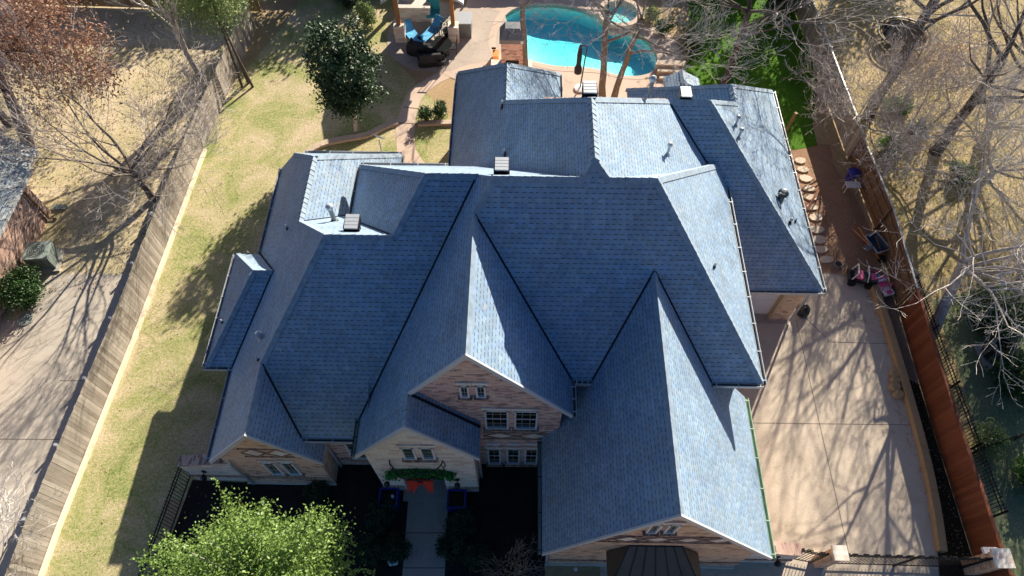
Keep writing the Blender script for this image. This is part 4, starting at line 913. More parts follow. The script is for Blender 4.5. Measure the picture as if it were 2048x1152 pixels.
def bush(name, label, c, r, h, n_, mat, seed, size=.05, cat='bush', group=None):
    rnd = random.Random(seed); root = thing(name, label, cat, (c[0], c[1], 0), group=group); tm = MB()
    for _ in range(7): a = rnd.uniform(0, 6.28); tm.tube([(c[0], c[1], 0), (c[0]+math.cos(a)*r*.5, c[1]+math.sin(a)*r*.5, h*.7)], [.03, .012], 4, cap=False)
    tm.build('stems', MT['twigbrown'], root); lm = MB(); cl = clumps((c[0], c[1], h*.52), (r*.92, r*.92, h*.46), 60, rnd, .5); leaves(lm, cl, n_, .3*r, size, rnd); lm.build('foliage', MT[mat], root); return root
# left side
bare_tree('bare_tree', 'wide bare grey tree left of the board fence spreading over the neighbouring yard', (-16.6, 19.2, 0), 8.2, 1.15, 11, 'bark', 'twig', (-.12, .1), .17, .22, 10, (7, 5, 4))
bare_tree('bare_tree', 'tall pale barked bare tree standing at the grey fence top', (-15.9, 26.1, 0), 10.5, .6, 12, 'barkpale', 'twigpale', (-.02, .05), .15, .45, 8, (6, 5, 3), up=.9)
leaf_tree('feathery_tree', 'feathery light green tree at the far end of the grey fence', P(497, 167), (-14.3, 27.3, 4.9), (1.9, 1.9, 2.2), 15000, .055, 'l_feather', 13, 'barkdark', .07, 70, .8, .2, multi=3, cat='tree')
leaf_tree('oak_tree', 'rust coloured oak with dense dead leaves in the top left', P(62, 300), (-23.3, 24.2, 4.8), (5.4, 4.6, 3.3), 36000, .07, 'l_orange', 14, 'barkdark', .3, 130, .9, .35)
bare_tree('bare_tree', 'dark bare tree behind the neighbouring roof under the rust oak', P(20, 250), 8, 1.0, 44, 'barkdark', 'twigbrown', (-.05, .05), .2, .3, 7, (6, 5, 3))
bush('round_bush', 'dense clipped green bush beside the left neighbouring house', P(57, 592), 1.0, 1.35, 9000, 'l_bush', 15, .05)
bare_tree('bare_tree', 'low pale bare tree in the bottom left corner over the grey fence', (-16.9, 3.1, 0), 4.2, 1.0, 16, 'barkpale', 'twigpale', (.05, .1), .09, .25, 6, (5, 5, 3))
leaf_tree('magnolia_tree', 'glossy dark green magnolia on the back lawn', P(712, 264), (-7.75, 23.75, 3.75), (1.5, 1.5, 2.45), 19000, .08, 'l_mag', 17, 'barkpale', .11, 110, .42, .35, branches=12)
bush('pampas_shrub', 'pale green wispy shrub behind the magnolia', P(737, 50), .55, 1.4, 2200, 'l_feather', 18, .06)
for i, (a, b, lab) in enumerate(((852, 240, 'small round bush nearer the garden path of the lawn pair'), (882, 232, 'small round bush nearer the back wing of the lawn pair'))): bush('small_bush', lab, P(a, b), .38, .85, 1700, 'l_bush', 20+i, .045, group='small bushes by the garden path')
leaf_tree('live_oak', 'bright green leafy live oak filling the bottom left foreground', tuple(P(520, 1230, 6.0).xy)+(0,), tuple(P(512, 1165, 6.0)), (2.45, 1.9, 1.5), 42000, .046, 'l_live', 22, 'barkpale', .16, 170, .5, .3, branches=60, sprigs=110)
# pool trees
bare_tree('pool_tree', 'straight brown trunk tree, the left of the twin trunks before the pool', P(1205, 196), 10, 1.0, 31, 'bark', 'twig', (-.07, .02), .17, .5, 8, (5, 5, 4), cat='bare tree')
bare_tree('pool_tree', 'slanting brown trunk tree, the right of the twin trunks before the pool', P(1228, 196), 10, 1.0, 32, 'bark', 'twig', (.14, .04), .15, .45, 7, (5, 5, 4), cat='bare tree')
bare_tree('pool_tree', 'pale slightly bent tree beside the outdoor fireplace', P(1052, 152), 11, .9, 33, 'bark', 'twig', (-.07, .03), .15, .6, 6, (5, 4, 3), cat='bare tree')
bare_tree('lawn_tree', 'dark trunk bare tree on the bright green back lawn', P(1447, 172), 11, 1.0, 34, 'barkdark', 'twig', (.02, .06), .2, .4, 8, (5, 5, 4), cat='bare tree')
# right side
bare_tree('bare_tree', 'low wide pale twigged bare tree just behind the grey fence near the blue bin', (17.7, 22.6, 0), 5.6, 1.35, 51, 'barkpale', 'twigpale', (-.15, .05), .12, .22, 9, (6, 5, 4))
bare_tree('bare_tree', 'pale twigged bare tree between the slanting trunk and the pinkish dead leaves', (21.8, 23.0, 0), 6.4, 1.3, 52, 'barkpale', 'twigpale', (.05, .05), .13, .22, 9, (6, 5, 4))
bare_tree('bare_tree', 'dense pale twigged bare tree between the red fence tree and the frame edge', (20.3, 13.2, 0), 7.6, 1.25, 49, 'barkpale', 'twigpale', (0, .1), .17, .26, 9, (6, 5, 4), up=.5)
bare_tree('bare_tree', 'spiky pale grey bare tree leaning over the fence beside the green lawn', P(1705, 285), 5.6, 1.2, 35, 'barkpale', 'twig', (-.35, .0), .1, .3, 8, (6, 5, 3))
bare_tree('bare_tree', 'thick dark slanting trunk tree in the right yard near the ivy', P(1735, 235), 13, .9, 36, 'barkdark', 'twig', (.13, .22), .25, .5, 7, (5, 5, 3))
bare_tree('bare_tree', 'large dark trunk tree right of the pinkish dead leaves', P(1870, 305), 12, 1.1, 37, 'barkdark', 'twig', (.12, .18), .24, .4, 8, (5, 5, 3))
bare_tree('bare_tree', 'large pale limbed bare tree reaching over the red fence', (16.9, 13.2, 0), 8.6, 1.25, 39, 'barkpale', 'twigpale', (-.02, .42), .22, .34, 8, (5, 4, 3), up=.4, cut=math.pi)
bare_tree('bare_tree', 'grey bare tree at the right frame edge above the air conditioner', (21.5, 16.0, 0), 8.5, 1.2, 40, 'barkpale', 'twigpale', (0, .1), .22, .3, 8, (6, 5, 4))
bare_tree('bare_tree', 'low tangled grey bare tree in the middle of the right yard', (20.8, 20.2, 0), 7.2, 1.3, 41, 'barkpale', 'twigpale', (0, 0), .16, .22, 9, (6, 5, 4))
bare_tree('bare_tree', 'bare tree in the top right corner of the yard', (23.5, 25.5, 0), 10, 1.1, 42, 'barkdark', 'twig', (.05, .1), .22, .35, 8, (6, 5, 3))
bare_tree('bare_tree', 'thin bare tree close behind the grey fence by the side path', (16.6, 20.8, 0), 5.5, 1.1, 43, 'bark', 'twig', (-.2, 0), .09, .25, 7, (6, 5, 3))
leaf_tree('evergreen_tree', 'dark dense evergreen at the top corner of the green lawn', (14.1, 33.0, 0), (14.1, 33.0, 3.2), (1.6, 2.2, 2.8), 9000, .09, 'l_dark', 45, 'barkdark', .18, 60, .7, .3)
leaf_tree('evergreen_tree', 'dark evergreen over the fence in the top right yard', (17.8, 34.5, 0), (17.8, 34.5, 3.6), (2.2, 1.8, 2.6), 8000, .09, 'l_dark', 46, 'barkdark', .18, 60, .7, .3)
leaf_tree('evergreen_tree', 'dark evergreen behind the lawn right of the feathery tree', (-11.8, 35.0, 0), (-11.8, 35.0, 3.2), (2.4, 1.6, 2.8), 9000, .09, 'l_dark', 47, 'barkdark', .18, 60, .7, .3)
for i, (x, y, s_) in enumerate(((-8.6, 36.5, 4.5), (-3.2, 38.5, 3.0), (8, 41.5, 3.0), (12.6, 36.9, 5.0), (-16.6, 36.8, 5.0), (21.5, 38.5, 5.0), (3.0, 41.5, 2.8))):
    leaf_tree('evergreen_tree', ['evergreen hedge tree left of the pavilion', 'evergreen hedge tree behind the pavilion', 'evergreen hedge tree behind the spa', 'evergreen hedge tree behind the green lawn', 'evergreen hedge tree behind the left back fence', 'evergreen hedge tree behind the right back yard', 'evergreen hedge tree behind the pool'][i], (x, y, 0), (x, y, s_*.6), (2.2, 1.5, s_*.55), 4500, .12, 'l_dark', 60+i, 'barkdark', .2, 50, .8, .3, group='evergreen hedge trees along the back')
for i, (a, b, lab, mt, n_, r_) in enumerate(((1790, 222, 'leafy ivy patch near the slanting trunk', 'l_ivy', 2600, .7), (1776, 300, 'ivy patch at the foot of the slanting trunk', 'l_ivy', 2000, .6), (1915, 355, 'yellow green shrub under the bare branches', 'l_ivy', 2200, .55), (1830, 270, 'bluish green low shrub behind the fence', 'l_bush', 1400, .5))):
    bush('ivy_shrub', lab, P(a, b), r_, .7, n_, mt, 70+i, .06, 'shrub')
leaf_tree('dead_leaf_tree', 'slender young tree holding pinkish brown dead leaves in the right yard', P(1900, 215), (20.2, 26.3, 2.2), (2.2, 1.4, 1.5), 3800, .055, 'l_pink', 75, 'twigbrown', .05, 50, .9, .2)
for i, (a, b, r_, lab) in enumerate(((1975, 610, 1.3, 'dark clipped shrub above the grey air conditioner'), (2030, 740, 1.2, 'dark shrub below the grey air conditioner'), (2052, 930, .7, 'yellow green shrub at the right frame edge'))): bush('dark_shrub', lab, P(a, b+25), r_, 1.2, 6000 if i < 2 else 2500, 'l_bush' if i < 2 else 'l_ivy', 80+i, .06, 'shrub')
bush('ivy_shrub', 'dry ivy hanging over the short iron fence', P(1962, 895), .7, 1.25, 1800, 'l_feather', 84, .05, 'shrub')
# front beds
rnd = random.Random(5)
for i, (a, b, r_, lab) in enumerate(((770, 1035, .55, 'dark shrub left of the path just below the blue planter'), (745, 1105, .5, 'round shrub left of the path near the pale stone'), (795, 1100, .45, 'round shrub hugging the left edge of the front path'), (925, 1050, .5, 'dark shrub right of the path below the blue planter'), (905, 1095, .5, 'round shrub hugging the right edge of the front path'), (955, 1120, .5, 'round shrub between path edge and brown twiggy shrub'), (640, 990, .4, 'low dark shrub under the left front windows'))):
    bush('path_shrub', lab, P(a, b), r_, .7, 2600, 'l_dark', 90+i, .045, 'shrub', group='shrubs along the front path')
rt, tp = bare_tree('twiggy_shrub', 'brown twiggy shrub with tan leaves left of the garage gable', P(1030, 1150), 1.7, 1.1, 97, 'twigbrown', 'twigbrown', (0, 0), .03, .15, 9, (5, 5), cat='shrub', tw=.005)
lm = MB(); leaves(lm, [P(1030, 1148)+V((0, 0, 1.0))], 160, .5, .05, rnd); lm.build('leaves', MT['l_dry'], rt)
# fallen leaves: nobody could count them
lm = MB(); rnd = random.Random(77)
for _ in range(5200):
    x = rnd.choice((rnd.uniform(-24, -15.9), rnd.uniform(15.9, 26))); y = rnd.uniform(14, 33)
    leaves(lm, [V((x, y, .03))], 1, .01, .05, rnd, 0, 2)
for _ in range(1500):
    x, y = rnd.uniform(-15.2, -7), rnd.uniform(3, 31)
    if x < -9.9 or y > 20: leaves(lm, [V((x, y, .03))], 1, .01, .035, rnd, 0, 2)
for _ in range(700): leaves(lm, [V((rnd.uniform(14.4, 15.4), rnd.uniform(4.3, 20), .05))], 1, .01, .035, rnd, 0, 2)
tag(lm.build('fallen_leaves', MT['l_dry'], origin=False), 'scattered dry fallen leaves over the lawns and yards', 'fallen leaves', kind='stuff')
# ================================================================== NEIGHBOURING HOUSE
nh = thing('neighbour_house', 'neighbouring brick house with grey green shingle roof at the left frame edge', 'house', (-26, 12, 0))
MB().prism([(-34, 6), (-21.0, 6), (-21.0, 18.4), (-34, 18.4)], 0, 2.6).build('wall', MT['pinkbrick'], nh)
r_ = MB(); pn = plx(-.55, -20.4, 2.65); pn2 = plx(-.5, -20.75, 2.45)
for pl_, a in ((pn, [(-20.4, 5), (-20.4, 18.6), (-29, 18.6), (-29, 5)]), (pn2, [(-20.75, 18.62), (-20.75, 19.9), (-29, 21.5), (-29, 18.62)])):
    t_ = [V((x, y, pl_.z(x, y))) for x, y in a]; lo = [p-V((0, 0, .14)) for p in t_]; r_.poly(t_, 0, up=(0, 0, 1)); r_.poly(lo, 1, up=(0, 0, -1))
    for i in range(4): r_.poly([t_[i], t_[(i+1) % 4], lo[(i+1) % 4], lo[i]], 1)
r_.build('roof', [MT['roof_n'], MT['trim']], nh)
q = MB(); q.tube([(-20.6, 18.0, 2.55), (-20.92, 18.0, 2.3), (-20.92, 18.0, .1), (-20.6, 18.0, .06)], .05, 6); q.build('downspout', MT['brownfence'], nh)
tag(MB().box(P(120, 416)+V((0, 0, .05)), (.6, .28, .1), .05).build('splash_block', MT['ac']), 'small green splash block below the brown downspout', 'splash block')
def aircon(px_, label, loc, s_, mat, round_=False):
    root = thing('air_conditioner', label, 'air conditioner', loc); x, y, _ = loc
    MB().box((x, y, .05), (s_*1.25, s_*1.25, .1), .15).build('pad', MT['conc2'], root)
    b_ = MB(); fn = MB()
    if round_:
        b_.lathe((x, y, .1), [(s_*.5, 0), (s_*.52, .06), (s_*.52, .72), (s_*.46, .8), (s_*.40, .8), (s_*.38, .72)], 8); b_.build('cabinet', MT[mat], root)
        gm = MB()
        for i in range(8):
            for k in range(5): a = 2*math.pi*(i+.5)/8+.2*(k-2)/2.6; gm.bar((x+math.cos(a)*s_*.5, y+math.sin(a)*s_*.5, .2), (x+math.cos(a)*s_*.5, y+math.sin(a)*s_*.5, .78), .03)
        gm.build('louvres', MT['darkplastic'], root)
    else:
        b_.box((x, y, .48), (s_, s_*.9, .74), .12); b_.box((x, y, .87), (s_*1.04, s_*.94, .05), .12); b_.build('cabinet', MT[mat], root)
        gm = MB()
        for k in range(8): gm.box((x, y-.001, .2+k*.075), (s_*1.015, s_*.915, .012), .12)
        gm.build('louvres', MT['black'], root)
    zt_ = .9 if round_ else .9
    for k in range(5): a = 2*math.pi*k/5; fn.box((x+math.cos(a)*.13, y+math.sin(a)*.13, zt_-.08), (.2, .1, .01), a)
    fn.build('fan', MT['black'], root); gr = MB()
    for k in range(1, 5): gr.tube([(x+s_*.09*k*math.cos(t*.5236), y+s_*.09*k*math.sin(t*.5236), zt_+.02) for t in range(13)], .008, 4)
    gr.build('fan_guard', MT['black'], root); return root
aircon(0, 'pale green square air conditioner beside the clipped bush and brick wall', (-20.15, 15.75, 0), .95, 'ac')
aircon(0, 'grey louvred air conditioner on a concrete pad in the right yard', tuple(P(1982, 712)), .85, 'acd', True)
tag(MB().lathe(P(50, 640), [(.3, 0), (.3, .05), (.02, .06)], 14).build('utility_lid', MT['ac']), 'round greenish utility lid on the ground beside the neighbouring driveway', 'utility lid')
q = MB(); q.tube([P(40, 505)+V((0, 0, 0)), P(40, 505)+V((0, 0, 1.2))], .03, 6); q.lathe(P(40, 505)+V((0, 0, 1.2)), [(.09, -.08), (.11, 0), (.02, .06)], 8); tag(q.build('yard_lamp', MT['black']), 'thin black yard lamp against the neighbouring brick wall', 'lamp')
# ================================================================== PAVILION + POOLSIDE
pv = thing('pavilion', 'cedar pavilion with pale metal roof over the round patio', 'pavilion', (-4.9, 31.5, 0))
r_ = MB(); x0, x1, y0_, y1_, ze_, zr_ = -7.0, -2.9, 29.35, 34.6, 2.9, 4.3; xm_ = (x0+x1)/2
for s_, xe in ((-1, x0), (1, x1)):
    t_ = [V((xm_, y0_, zr_)), V((xm_, y1_, zr_)), V((xe, y1_, ze_)), V((xe, y0_, ze_))]; lo = [p-V((0, 0, .08)) for p in t_]; r_.poly(t_, 0, up=(0, 0, 1)); r_.poly(lo, 1, up=(0, 0, -1))
    for i in range(4): r_.poly([t_[i], t_[(i+1) % 4], lo[(i+1) % 4], lo[i]], 0)
    for k in range(13): y = y0_+.05+(y1_-y0_-.1)*k/12; r_.bar((xm_, y, zr_+.02), (xe, y, ze_+.02), .03, .04)
r_.build('roof', [MT['metalroof'], MT['cedar']], pv)
for x in (-6.45, -3.6):
    for y in (30.25, 33.7):
        MB().prism([(x-.27, y-.27), (x+.27, y-.27), (x+.27, y+.27), (x-.27, y+.27)], .02, 1.0).build('stone_base', MT['stone'], pv)
        MB().box((x, y, 1.93), (.2, .2, 1.86)).build('post', MT['cedar'], pv)
for a, b in (((-6.9, 30.25, 2.72), (-3.0, 30.25, 2.72)), ((-6.9, 33.7, 2.72), (-3.0, 33.7, 2.72)), ((-6.45, 30.4, 2.7), (-6.45, 33.6, 2.7)), ((-3.6, 30.4, 2.7), (-3.6, 33.6, 2.7)), ((-4.95, 29.6, 4.12), (-4.95, 34.4, 4.12))): MB().bar(a, b, .17, .24).build('beam', MT['cedar'], pv)
for s_ in (-1, 1): MB().bar((-4.95+s_*1.75, 30.25, 2.9), (-4.95, 30.25, 4.05), .12, .16).build('rafter', MT['cedar'], pv)
# fireplace
fp = thing('outdoor_fireplace', 'brick outdoor fireplace with dark metal hood beside the pool', 'fireplace', (-.45, 27.9, 0))
q = MB(); q.prism([(-1.0, 27.5), (.1, 27.5), (.1, 28.3), (-1.0, 28.3)], .02, 2.1); q.build('chimney_body', MT['brick'], fp)
q = MB(); q.prism([(-1.55, 27.55), (-1.01, 27.55), (-1.01, 28.2), (-1.55, 28.2)], .02, .5); q.prism([(.11, 27.55), (.55, 27.55), (.55, 28.2), (.11, 28.2)], .02, .5); q.build('hearth_bench', MT['stone'], fp)
q = MB(); q.box((-.45, 27.49, .75), (.66, .04, .6)); q.build('firebox', MT['black'], fp)
q = MB(); hb = [V((-1.08, 27.42, 2.1)), V((.18, 27.42, 2.1)), V((.18, 28.38, 2.1)), V((-1.08, 28.38, 2.1))]; hm = [p+V((0, 0, .22)) for p in hb]; ht2 = [V((-.8, 27.75, 2.75)), V((-.1, 27.75, 2.75)), V((-.1, 28.25, 2.75)), V((-.8, 28.25, 2.75))]
for A_, B_ in ((hb, hm), (hm, ht2)):
    for i in range(4): q.poly([A_[i], A_[(i+1) % 4], B_[(i+1) % 4], B_[i]], 0)
q.poly(ht2, 0, up=(0, 0, 1)); q.poly(hb, 0, up=(0, 0, -1)); q.bar(ht2[0].lerp(ht2[1], .35)+V((0, 0, .02)), hm[0].lerp(hm[1], .3)+V((0, 0, .03)), .05, .03); q.build('metal_hood', MT['acd'], fp)
q = MB(); q.box((.02, 27.40, 2.22), (.14, .03, .14)); q.build('hood_label', MT['white'], fp)
# spa with spill stones
c_ = P(1238, 36); sp_ = thing('spa', 'round raised stone spa spilling toward the pool', 'spa', tuple(c_)); q = MB()
for i in range(24):
    a, b = 2*math.pi*i/24, 2*math.pi*(i+1)/24
    for r0, r1, z in ((.95, 1.22, .42),): q.poly([c_+V((r0*math.cos(a), r0*math.sin(a), z)), c_+V((r1*math.cos(a), r1*math.sin(a), z)), c_+V((r1*math.cos(b), r1*math.sin(b), z)), c_+V((r0*math.cos(b), r0*math.sin(b), z))], 0, up=(0, 0, 1))
    for r0, z0_ in ((1.22, .02), (.95, .04)): q.poly([c_+V((r0*math.cos(a), r0*math.sin(a), z0_)), c_+V((r0*math.cos(b), r0*math.sin(b), z0_)), c_+V((r0*math.cos(b), r0*math.sin(b), .42)), c_+V((r0*math.cos(a), r0*math.sin(a), .42))], 0)
q.build('stone_ring', MT['deck'], sp_)
q = MB(); q.poly([c_+V((.94*math.cos(2*math.pi*i/24), .94*math.sin(2*math.pi*i/24), .06)) for i in range(24)], 0, up=(0, 0, 1)); q.build('spa_floor', MT['plaster'], sp_)
q = MB(); q.poly([c_+V((.945*math.cos(2*math.pi*i/24), .945*math.sin(2*math.pi*i/24), .33)) for i in range(24)], 0, up=(0, 0, 1)); q.build('spa_water', MT['water'], sp_)
def rock(name, label, c, r, seed, mat='flag', cat='rock', group=None, sq=.6, n_=9):
    rnd = random.Random(seed); q = MB(); rings = []
    pr = ((.75, 0), (1.0, .35*sq), (.92, .7*sq), (.6, 1.0*sq))
    jit = [[rnd.uniform(.82, 1.15) for _ in range(n_)] for _ in pr]
    for k, (f, z) in enumerate(pr): rings.append([Vector(c)+V((r*f*jit[k][j]*math.cos(2*math.pi*j/n_), r*f*jit[k][j]*.85*math.sin(2*math.pi*j/n_), z*r*rnd.uniform(.93, 1.05))) for j in range(n_)])
    for k in range(3):
        for j in range(n_): q.poly([rings[k][j], rings[k][(j+1) % n_], rings[k+1][(j+1) % n_], rings[k+1][j]])
    q.poly(rings[-1], 0, up=(0, 0, 1)); return tag(q.build(name, MT[mat]), label, cat, group)
rock('spill_rock', 'pale flat boulder at the spa spillway over the pool', P(1252, 64), .55, 1, sq=.45); rock('spill_rock', 'smaller tan boulder left of the spa spillway', P(1226, 66), .35, 2, sq=.6)
stp = thing('stone_steps', 'tan stone steps descending at the right end of the pool deck', 'steps', tuple(P(1340, 140)))
for i in range(3):
    a_, b_, c2, d2 = P(1312+4*i, 132+10*i), P(1368-5*i, 134+10*i), P(1364-5*i, 143+10*i), P(1308+4*i, 141+10*i)
    q = MB(); q.prism([a_, b_, c2, d2], 0.02, .40-.12*i); q.build('step', MT['edge'], stp)
for i, (a, b, r_, mt, lab) in enumerate(((1325, 66, .55, 'l_bush', 'green shrub on the pool deck right of the spa'), (1300, 42, .45, 'l_feather', 'pale shrub close behind the spa'), (1382, 100, .5, 'l_bush', 'shrub between the stone steps and green lawn'), (1376, 70, .45, 'l_feather', 'pale shrub in the bed beside the green lawn'), (700, 10, .6, 'l_dark', 'dark shrub at the top edge left of the pavilion'))): bush('pool_shrub', lab, P(a, b), r_, .9, 1500, mt, 120+i, .05, 'shrub')
# closed parasol
b_ = P(1160, 178); um = thing('parasol', 'closed black parasol on a slim pole by the pool', 'parasol', tuple(b_))
q = MB(); q.lathe(b_, [(.3, .02), (.3, .1), (.06, .14)], 12); q.build('base', MT['white'], um)
q = MB(); q.tube([b_+V((0, 0, .1)), b_+V((.12, 0, 2.7))], .035, 6); q.tube([b_+V((.12, 0, 2.68)), b_+V((-.2, 0, 2.72))], .03, 6); q.build('pole', MT['black'], um)
q = MB(); q.lathe(b_+V((-.2, 0, .95)), [(.03, 0), (.19, .12), (.20, .35), (.12, .6), (.13, 1.1), (.09, 1.6), (.03, 1.8)], 10); q.build('canopy', MT['cushion'], um)
# patio furniture
def lounger(p, rz, label):
    root = thing('lounge_chair', label, 'lounge chair', tuple(p), rz, 'lounge chairs under the pavilion'); q = MB()
    for x in (-.28, .28): q.bar((x, -.8, .3), (x, .45, .3), .04); q.bar((x, .45, .3), (x, .85, .75), .04)
    q.build('frame', MT['black'], root, local=True)
    for x in (-.28, .28):
        for y in (-.7, .4): MB().bar((x, y, .02), (x, y, .3), .04).build('leg', MT['black'], root, local=True)
    q = MB(); q.box((0, -.18, .345), (.56, 1.25, .06)); q.box((0, .68, .58), (.56, .06, .62), rot=Matrix.Rotation(R(-42), 3, 'X')); q.build('towel', MT['towel'], root, local=True); return root
lounger(P(829, 84), .55, 'lounge chair under a long blue towel at the left patio column'); lounger(P(862, 75), -.6, 'lounge chair with a short blue towel in the middle of the pavilion')
def sofa(p, rz, label, w=1.5, cat='sofa'):
    root = thing('patio_sofa', label, cat, tuple(p), rz); q = MB(); q.box((0, 0, .17), (w, .75, .26)); q.build('base', MT['darkplastic'], root, local=True)
    for i in range(2): MB().box((-w/4+w/2*i, -.04, .38), (w/2-.03, .62, .14)).build('seat_cushion', MT['cushion'], root, local=True)
    MB().box((0, .33, .58), (w, .14, .5)).build('backrest', MT['cushion'], root, local=True)
    for s_ in (-1, 1): MB().box((s_*(w/2+.05), 0, .35), (.1, .75, .5)).build('armrest', MT['darkplastic'], root, local=True)
    return root
sofa(P(850, 108), 2.9, 'black patio sofa at the left of the dining set', 1.5); sofa(P(862, 126), 3.3, 'black patio loveseat nearest the lawn edge', 1.1)
def chair(p, rz, label):
    root = thing('patio_chair', label, 'chair', tuple(p), rz, 'black metal patio chairs'); MB().box((0, 0, .44), (.48, .48, .05)).build('seat', MT['cushion'], root, local=True)
    q = MB()
    for x in (-.2, 0, .2): q.bar((x, .23, .46), (x, .3, .95), .03)
    q.bar((-.23, .3, .95), (.23, .3, .95), .04); q.build('backrest', MT['black'], root, local=True)
    for x in (-.21, .21):
        for y in (-.21, .21): MB().bar((x, y, .02), (x, y, .43), .03).build('leg', MT['black'], root, local=True)
    return root
chair(P(880, 92), .3, 'black patio chair behind the glass table'); chair(P(905, 106), -1.5, 'black patio chair right of the glass table'); chair(P(885, 132), 3.1, 'black patio chair nearest the garden path')
tb_ = thing('patio_table', 'round dark glass patio table among black chairs', 'table', tuple(P(886, 112)))
q = MB(); q.lathe(P(886, 112)+V((0, 0, .72)), [(.55, 0), (.55, .03), (.01, .035)], 20); q.build('tabletop', MT['glass'], tb_); q = MB(); q.lathe(P(886, 112)+V((0, 0, .02)), [(.25, 0), (.05, .08), (.04, .7)], 10); q.build('pedestal', MT['black'], tb_)
def counter(p, w, d, h, label, top='lightgrey', body_='acd'):
    root = thing('outdoor_counter', label, 'counter', tuple(p)); MB().box(p+V((0, 0, h/2+.02)), (w, d, h)).build('cabinet', MT[body_], root); MB().box(p+V((0, 0, h+.05)), (w+.08, d+.08, .05)).build('countertop', MT[top], root); return root
counter(P(930, 66), .75, .9, .9, 'dark outdoor cabinet with pale top beside the right pavilion column'); counter(P(832, 36), 1.7, .7, .85, 'pale stone outdoor counter under the pavilion', 'cream', 'stone')
gl_ = thing('grill', 'white hooded grill at the back of the pavilion', 'grill', tuple(P(822, 24))); MB().box(P(822, 24)+V((0, 0, .45)), (.7, .5, .86)).build('cart', MT['cream'], gl_); MB().box(P(822, 24)+V((0, 0, 1.0)), (.72, .5, .25)).build('lid', MT['white'], gl_)
tl = thing('teal_seat', 'teal fabric swing seat under the pavilion right side', 'seat', tuple(P(868, 40))); MB().box(P(868, 40)+V((0, 0, .4)), (.7, .6, .12)).build('seat', MT['teal'], tl); MB().box(P(868, 40)+V((0, .32, .75)), (.7, .1, .7)).build('backrest', MT['teal'], tl)
sd = thing('planter_pot', 'dark round planter pot near the right pavilion column', 'pot', tuple(P(895, 72))); MB().lathe(P(895, 72), [(.16, .02), (.24, .35), (.26, .4)], 12).build('pot', MT['darkplastic'], sd); rr_ = random.Random(3); lm = MB(); leaves(lm, [P(895, 72)+V((0, 0, .55))], 160, .4, .06, rr_); lm.build('foliage', MT['l_dark'], sd)
ob = thing('orange_bin', 'orange plastic bin standing left of the fireplace', 'bin', tuple(P(991, 124))); MB().prism([P(985, 126), P(997, 126), P(998, 112), P(986, 112)], .02, .42).build('tub', MT['orange'], ob); MB().box(P(988, 112)+V((0, 0, .5)), (.22, .05, .1)).build('handle', MT['black'], ob)
# satellite dish behind the left rear wing
ds = thing('satellite_dish', 'grey satellite dish on a short mast behind the left rear eave', 'satellite dish', (-5.85, 19.75, 0))
MB().tube([(-5.85, 19.6, 2.4), (-5.85, 19.75, 3.1), (-5.85, 19.75, 3.45)], .025, 6).build('mast', MT['lightgrey'], ds)
q = MB(); ax_ = V((.35, .75, .55)).normalized(); e1 = ax_.cross(V((0, 0, 1))).normalized(); e2 = ax_.cross(e1); c_ = V((-5.85, 19.78, 3.55))
rg = [[c_+(e1*math.cos(2*math.pi*j/18)+e2*math.sin(2*math.pi*j/18)*.9)*r_+ax_*(r_*r_*.9) for j in range(18)] for r_ in (.04, .13, .22, .28)]
for k in range(3):
    for j in range(18): q.poly([rg[k][j], rg[k][(j+1) % 18], rg[k+1][(j+1) % 18], rg[k+1][j]])
q.poly(rg[0]); q.build('dish', MT['lightgrey'], ds); MB().tube([c_-e2*.28, c_+ax_*.35-e2*.1], .012, 4).build('feed_arm', MT['acd'], ds)
# ================================================================== SIDE PATH THINGS
for i, (a, b, r_) in enumerate(((1600, 322, .3), (1606, 340, .3), (1610, 358, .32), (1617, 378, .3), (1622, 396, .3), (1624, 416, .26), (1631, 436, .32), (1633, 460, .34), (1637, 480, .34), (1641, 500, .32), (1652, 520, .33))):
    rnd = random.Random(200+i); c = P(a, b); q = MB(); n_ = 8; pts = [c+V((r_*rnd.uniform(.85, 1.15)*math.cos(2*math.pi*j/n_), r_*.62*rnd.uniform(.85, 1.15)*math.sin(2*math.pi*j/n_), 0)) for j in range(n_)]; q.prism(pts, .0, .07)
    tag(q.build('stepping_stone', MT['flag']), ['topmost stepping stone beside the wooden post', 'second stepping stone below the wooden post', 'third stepping stone along the side path', 'stepping stone just above the leaning plank', 'stepping stone under the plank top', 'small squarish stepping stone at the plank foot', 'rounded stepping stone right below the plank', 'stepping stone in the middle of the lower path', 'stepping stone third from the hose', 'stepping stone second from the hose', 'pale square stepping stone next to the coiled hose'][i], 'stepping stone', 'stepping stones along the side path')
q = MB(); q.bar(P(1573, 262), P(1573, 262)+V((.1, .1, 1.1)), .14, .14); tag(q.build('wooden_post', MT['tanfence']), 'short tan wooden post standing at the roof edge by the green lawn', 'post')
q = MB(); q.bar(P(1612, 423)+V((0, 0, .12)), P(1632, 388)+V((0, 0, .3)), .1, .05); tag(q.build('plank', MT['redfence']), 'reddish wooden plank leaning over the stepping stones', 'plank')
c = P(1675, 532); hs = thing('garden_hose', 'coiled grey garden hose at the end of the stepping stones', 'hose', tuple(c)); q = MB()
q.tube([c+V(((.17+.012*k)*math.cos(k*.55), (.17+.012*k)*math.sin(k*.55), .03+.0016*k)) for k in range(0, 48)][:48], .018, 5) if False else q.tube([c+V((.2*math.cos(k*.5)*(1-.004*k), .2*math.sin(k*.5)*(1-.004*k), .03+.002*k)) for k in range(60)], .02, 5); q.build('coil', MT['acd'], hs)
q = MB(); q.tube(smooth_loop([c+V((0, .2, .03)), P(1672, 505), P(1660, 470), P(1652, 440), P(1648, 410), P(1640, 380), P(1628, 345), P(1612, 315)], 4, False), .014, 4); q.build('hose_line', MT['black'], hs)
